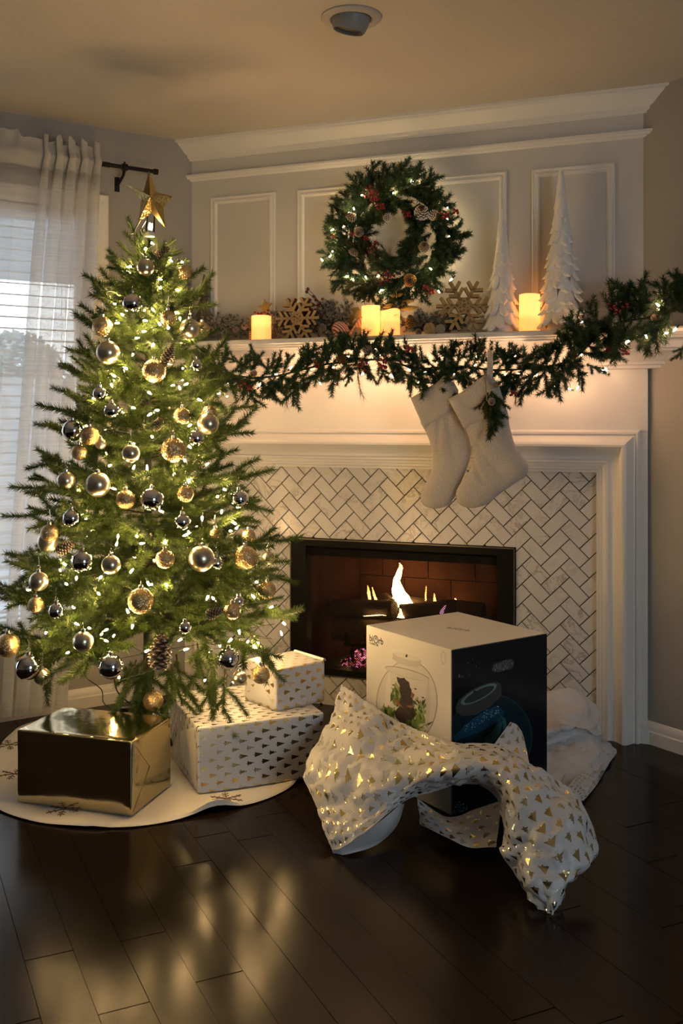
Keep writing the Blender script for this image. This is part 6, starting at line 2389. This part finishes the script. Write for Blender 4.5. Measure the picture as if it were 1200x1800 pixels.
decal('printed_driftwood', FLf, zpx([(258, 432), (276, 440), (302, 438), (312, 452), (330, 464), (334, 492), (345, 510), (340, 545), (352, 566), (350, 600), (360, 622), (368, 650), (356, 684), (346, 716), (318, 728), (288, 716), (270, 690), (252, 668), (246, 640), (258, 622), (276, 604), (274, 575), (284, 545), (274, 512), (278, 486), (264, 462)]), 8, bk, lim)
pkc = flat('printed_red_leaf', (0.30, 0.12, 0.09))
for l in ([(232, 548), (262, 570), (296, 612), (262, 596)], [(318, 602), (340, 598), (366, 608), (338, 616)], [(344, 520), (362, 536), (352, 560), (342, 540)]):
    decal('printed_leaf', FLf, zpx(l), 9, pkc, lim)
leafy(385, 640, 46, 80, 40, [gB, gC, gA], 6)
leafy(350, 710, 40, 34, 20, [gB, gA], 8, (6, 12), (24, 46))
leafy(415, 730, 34, 26, 18, [flat('printed_flower', (0.60, 0.60, 0.46)), gC], 9, (5, 9), (8, 20))
decal('printed_leaf', FLf, zpx([(425, 716), (440, 704), (472, 692), (446, 716)]), 10, gA, lim)
for (x, y) in ((240, 480), (368, 502), (412, 553), (380, 572), (388, 582)):
    decal('printed_fish', FLf, zpx([(x - 9, y - 4), (x, y - 3), (x + 8, y + 4), (x - 2, y + 5)]), 9, ink, lim)
tp_ = face_pts(FLf, [(649, 1126)])[0]
LS = 0.030
text('bi', FLf, tp_[0], tp_[1], LS, ink, bold=0.0004)
t2_ = face_pts(FLf, [(662, 1129)])[0]
mb = MB()
oc = (tp_[0] + LS * 0.80 + 0.0125, tp_[1] + 0.0105)
for k in range(28):
    a_, b_ = 2 * pi * k / 28, 2 * pi * (k + 1) / 28
    mb.prism([(oc[0] + 0.0125 * cos(a_), oc[1] + 0.0135 * sin(a_)), (oc[0] + 0.0125 * cos(b_), oc[1] + 0.0135 * sin(b_)), (oc[0] + 0.0095 * cos(b_), oc[1] + 0.0105 * sin(b_)), (oc[0] + 0.0095 * cos(a_), oc[1] + 0.0105 * sin(a_))], 0.0001, 0.0006, FLf)
mb.build('logo_ring', ink, box_, smooth=False)
mb = MB(); mb.prism([(oc[0] - 0.004, oc[1] + 0.002), (oc[0], oc[1] + 0.012), (oc[0] + 0.004, oc[1] + 0.002), (oc[0], oc[1] - 0.003)], 0.0001, 0.0007, FLf)
mb.build('logo_drop', flat('teal_ink', (0.02, 0.16, 0.20)), box_, smooth=False)
text('rb', FLf, oc[0] + 0.0140, tp_[1], LS, ink, bold=0.0004)
t3_ = face_pts(FLf, [(649, 1130.5)])[0]
text('CLASSIC 30L', FLf, t3_[0], t3_[1] - 0.0015, 0.0095, ink)
pale = flat('pale_grey_ink', (0.60, 0.59, 0.57))
lc = face_pts(FLf, [(779, 1156)])[0]
mb = MB()
for k in range(20):
    a_, b_ = 2 * pi * k / 20, 2 * pi * (k + 1) / 20
    q4 = lambda r_, c_: (lc[0] + r_ * 0.011 * cos(c_), lc[1] + r_ * 0.020 * sin(c_))
    mb.prism([q4(1, a_), q4(1, b_), q4(0.85, b_), q4(0.85, a_)], 0.0001, 0.0004, FLf)
mb.build('pale_mark', pale, box_, smooth=False)
tA, tB = face_pts(FTf, [(783, 1104)])[0], face_pts(FTf, [(822, 1110)])[0]
ang_ = math.atan2(tB[1] - tA[1], tB[0] - tA[0])
text('biOrb', FTf, tA[0], tA[1], 0.036, flat('grey_top_ink', (0.30, 0.285, 0.26)), rot=ang_)

# black face print
limr = (bR, BH)
te0 = flat('printed_night_glass', (0.008, 0.024, 0.034), 0.16); te1 = flat('printed_night_edge', (0.014, 0.045, 0.055), 0.16)
tl1 = flat('printed_teal_glow', (0.030, 0.125, 0.125), 0.16); lg_ = flat('printed_grey_lid', (0.060, 0.062, 0.062), 0.2); lgt = flat('printed_lid_ring', (0.16, 0.26, 0.22), 0.2); lgd = flat('printed_lid_centre', (0.045, 0.05, 0.052), 0.2)
decal('printed_night_bowl', FRf, zpx(ell(800, 800, 250, 270, 0.35)), 0, te1, limr)
decal('printed_night_bowl', FRf, zpx(ell(796, 802, 244, 264, 0.35)), 1, te0, limr)


def mk_bubble_print(name, base, spark, scale, thr):
    t = NT(name)
    v = t.n('TexVoronoi'); v.inputs['Scale'].default_value = scale
    t.set(v.inputs['Vector'], t.pos())
    m_ = t.m('LESS_THAN', v.outputs['Distance'], thr)
    return t.done(t.bsdf(t.mix(m_, base, spark), 0.16))


wat = mk_bubble_print('printed_bubbles', (0.014, 0.075, 0.14), (0.45, 0.60, 0.66), 150.0, 0.26)
decal('printed_bubbles', FRf, zpx([(580, 790), (640, 735), (760, 660), (850, 600), (890, 640), (860, 690), (760, 745), (680, 780), (600, 810)]), 2, flat('printed_blue_water', (0.012, 0.060, 0.11), 0.16), limr)
decal('printed_bubbles', FRf, zpx([(640, 730), (700, 680), (790, 620), (850, 598), (862, 640), (800, 680), (720, 725), (660, 760)]), 3, wat, limr)
decal('printed_lid_side', FRf, zpx([(602, 606), (604, 640), (640, 662), (720, 655), (800, 610), (868, 545), (872, 500), (862, 470)]), 4, lg_, limr)
decal('printed_lid_top', FRf, zpx(ell(733, 538, 140, 44, -0.49)), 5, lg_, limr)
decal('printed_lid_ring', FRf, zpx(ell(736, 534, 118, 34, -0.49)), 6, lgt, limr)
decal('printed_lid_centre', FRf, zpx(ell(738, 535, 98, 25, -0.49)), 7, lgd, limr)
decal('printed_lid_knob', FRf, zpx(ell(712, 520, 10, 9)), 8, ink, limr)
for l in ([(770, 790), (800, 770), (850, 700), (868, 668), (880, 690), (860, 760), (830, 800), (800, 830), (770, 815)], [(845, 690), (870, 660), (895, 680), (900, 730), (880, 740), (878, 700)], [(780, 780), (812, 770), (824, 790), (808, 826), (790, 800)]):
    decal('printed_coral', FRf, zpx(l), 4, tl1, limr)
for (x, y, r_) in ((622, 428, 9), (640, 432, 5), (676, 352, 4), (722, 372, 4), (700, 330, 3), (682, 422, 4), (730, 345, 3)):
    decal('printed_bubble', FRf, zpx(ell(x, y, r_ * 0.7, r_ * 1.3)), 2, flat('printed_grey_dot', (0.10, 0.105, 0.11), 0.2), limr)
hs = mk_bubble_print('bubble_wrap_in_handle', (0.08, 0.08, 0.082), (0.32, 0.32, 0.32), 210.0, 0.33)
decal('handle_slot', FRf, zpx([(818, 376), (828, 358), (900, 334), (930, 330), (942, 345), (938, 372), (920, 384), (850, 404), (826, 404), (816, 392)]), 2, hs, limr)
decal('handle_rim', FRf, zpx([(812, 376), (824, 352), (900, 328), (934, 325), (947, 345), (942, 376), (922, 389), (850, 410), (822, 409), (811, 394)]), 1, flat('slot_edge', (0.02, 0.02, 0.022), 0.3), limr)
decal('printed_bubbles', FRf, [(794, 1410), (794, 1440), (818, 1432), (822, 1416), (806, 1408)], 3, wat, limr)

# ---- torn wrapping paper
K = 1.2365        # depth scale of the measured control points


def sheet(cols, flip, nu=14, nv=12, crum=0.010, seed=0):
    """paper patch through control columns of (u, v, depth)"""
    C3 = [[at(u, v, d * K) for u, v, d in c] for c in cols]
    down = [cr(c, nv) for c in C3]
    nrow = len(down[0])
    rows = []
    for j in range(nrow):
        rows.append(cr([down[i][j] for i in range(len(down))], nu))
    R_, Cn = len(rows), len(rows[0])
    out = []
    for i in range(R_):
        row = []
        for j in range(Cn):
            p = rows[i][j]
            a_ = rows[min(i + 1, R_ - 1)][j] - rows[max(i - 1, 0)][j]
            b_ = rows[i][min(j + 1, Cn - 1)] - rows[i][max(j - 1, 0)]
            n_ = a_.cross(b_)
            if n_.length > 1e-9:
                n_.normalize()
            q_ = p * 8 + Vector((seed, 0, 0))
            h = crum * (abs(mnoise.noise(q_)) - 0.22) * 2.2 + crum * 1.3 * (abs(mnoise.noise(q_ * 2.1 + Vector((3, 1, 7)))) - 0.2) + crum * 0.55 * (abs(mnoise.noise(q_ * 4.6)) - 0.2)
            e = min(1, min(i, R_ - 1 - i) / 4 + 0.25)
            row.append(p + n_ * h * e)
        out.append(row)
    su = [[0.0] * Cn for _ in range(R_)]; sv = [[0.0] * Cn for _ in range(R_)]
    mid = R_ // 2; mc = Cn // 2
    for i in range(R_):
        for j in range(1, Cn):
            su[i][j] = su[i][j - 1] + (rows[mid][j] - rows[mid][j - 1]).length
    for j in range(Cn):
        for i in range(1, R_):
            sv[i][j] = sv[i - 1][j] + (rows[i][mc] - rows[i - 1][mc]).length
    for row in out:
        for p in row:
            if p.z < 0.0015:
                p.z = 0.0015
    return out, su, sv, flip


paper = thing('torn_wrapping_paper', 'crumpled white wrapping paper with gold foil fir trees, torn open before the carton', 'wrapping paper', at_z(700, 1450, 0.002))


def add_sheet(mb, s, swap=False, off=(0, 0)):
    out, su, sv, flip = s
    fn_ = (lambda a, b: (sv[a][b] + off[0], -su[a][b] + off[1] + 5)) if swap else (lambda a, b: (su[a][b] + off[0], -sv[a][b] + off[1] + 5))
    mb.grid(out, 0, fn_, flip)


mb = MB()
A_ = [[(600, 1203, 2.72), (575, 1270, 2.60), (534, 1347, 2.45), (556, 1420, 2.32), (583, 1494, 2.215)],
      [(640, 1230, 2.66), (615, 1290, 2.50), (590, 1360, 2.36), (600, 1430, 2.27), (600, 1490, 2.20)],
      [(690, 1262, 2.58), (670, 1310, 2.44), (650, 1370, 2.30), (650, 1420, 2.24), (648, 1458, 2.19)],
      [(735, 1283, 2.49), (725, 1320, 2.40), (710, 1370, 2.28), (705, 1398, 2.26), (705, 1412, 2.27)],
      [(795, 1304, 2.34), (785, 1330, 2.27), (770, 1360, 2.22), (760, 1380, 2.24), (755, 1394, 2.29)],
      [(873, 1308, 2.30), (865, 1330, 2.20), (850, 1352, 2.17), (838, 1366, 2.20), (830, 1376, 2.27)],
      [(930, 1341, 2.22), (920, 1362, 2.13), (905, 1385, 2.10), (893, 1405, 2.12), (885, 1420, 2.18)],
      [(986, 1374, 2.16), (970, 1405, 2.08), (940, 1440, 2.04), (905, 1460, 2.06), (882, 1480, 2.11)],
      [(1024, 1414, 2.12), (1010, 1450, 2.03), (975, 1490, 1.99), (925, 1500, 2.02), (878, 1494, 2.08)],
      [(1047, 1485, 2.07), (1030, 1515, 2.0), (995, 1545, 1.96), (940, 1545, 1.98), (893, 1520, 2.06)],
      [(1000, 1537, 2.01), (990, 1560, 1.97), (975, 1580, 1.94), (950, 1580, 1.955), (920, 1560, 2.03)],
      [(982, 1570, 1.985), (980, 1590, 1.96), (974, 1608, 1.935), (962, 1606, 1.94), (945, 1598, 1.96)]]
add_sheet(mb, sheet(A_, True, 11, 13, 0.015, 3))
# back of the sheet: the curl under the left lobe, shown inside out
B_ = [[(583, 1494, 2.214), (586, 1500, 2.213), (591, 1504, 2.21)],
      [(600, 1490, 2.20), (606, 1500, 2.203), (618, 1500, 2.20)],
      [(648, 1458, 2.19), (656, 1475, 2.215), (664, 1484, 2.235)],
      [(676, 1437, 2.22), (690, 1452, 2.25), (698, 1450, 2.30)],
      [(705, 1412, 2.27), (708, 1414, 2.29), (711, 1412, 2.34)]]
add_sheet(mb, sheet(B_, False, 6, 6, 0.004, 8))
# lower layer glimpsed under the fold
C_2 = [[(733, 1403, 2.37), (735, 1430, 2.345), (738, 1449, 2.33)],
       [(785, 1436, 2.33), (782, 1452, 2.28), (780, 1470, 2.25)],
       [(835, 1422, 2.31), (830, 1460, 2.24), (822, 1489, 2.19)],
       [(884, 1405, 2.30), (876, 1450, 2.22), (872, 1490, 2.16)]]
add_sheet(mb, sheet(C_2, True, 8, 8, 0.008, 15), False, (0.3, 0.1))
# flap standing up against the black face
D_2 = [[(862, 1318, 2.36), (874, 1300, 2.38), (897, 1269, 2.42)],
       [(895, 1330, 2.34), (902, 1305, 2.38), (908, 1274, 2.42)],
       [(932, 1350, 2.30), (926, 1320, 2.36), (917, 1286, 2.42)]]
add_sheet(mb, sheet(D_2, False, 6, 6, 0.003, 5), True, (0.2, 0.3))
mb.build('paper_sheet', M['print_p'], paper, angle=22)

p2 = thing('paper_behind_carton', 'crumpled piece of the same paper behind the carton, against the right pilaster', 'wrapping paper', at_z(1010, 1330, 0.002))
mb = MB()
E_ = [[(950, 1216, 2.95), (1001, 1210, 2.95), (1030, 1225, 2.955), (1052, 1243, 2.955)],
      [(950, 1250, 2.9), (1000, 1248, 2.88), (1030, 1258, 2.88), (1050, 1270, 2.92)],
      [(950, 1275, 2.86), (990, 1270, 2.83), (1025, 1278, 2.84), (1054, 1290, 2.9)],
      [(950, 1290, 2.74), (995, 1278, 2.78), (1035, 1284, 2.80), (1070, 1308, 2.86)],
      [(950, 1312, 2.76), (1000, 1296, 2.80), (1040, 1296, 2.82), (1085, 1320, 2.88)],
      [(950, 1330, 2.68), (995, 1340, 2.68), (1035, 1345, 2.69), (1078, 1332, 2.82)],
      [(950, 1372, 2.58), (975, 1385, 2.55), (1005, 1390, 2.54), (1045, 1372, 2.62)],
      [(960, 1430, 2.42), (985, 1425, 2.43), (1010, 1415, 2.46), (1025, 1405, 2.50)]]
Et = [list(c) for c in zip(*E_)]
def is_plain(row):
    return row
s_ = sheet(Et, False, 12, 8, 0.016, 31)
add_sheet(mb, s_)
o = mb.build('paper_sheet', M['print_p'], p2, angle=22)
# strip of the printed side rolled over along its outer edge
mb = MB()
R1 = [[(1081, 1319, 2.88), (1066, 1326, 2.80), (1050, 1338, 2.735)], [(1071, 1346, 2.79), (1048, 1352, 2.715), (1026, 1356, 2.66)], [(1049, 1379, 2.63), (1028, 1381, 2.57), (1002, 1377, 2.53)], [(1025, 1408, 2.50), (1010, 1405, 2.455), (988, 1400, 2.43)]]
add_sheet(mb, sheet(R1, True, 8, 6, 0.003, 2))
mb.build('rolled_edge', M['print_p'], p2, angle=30)
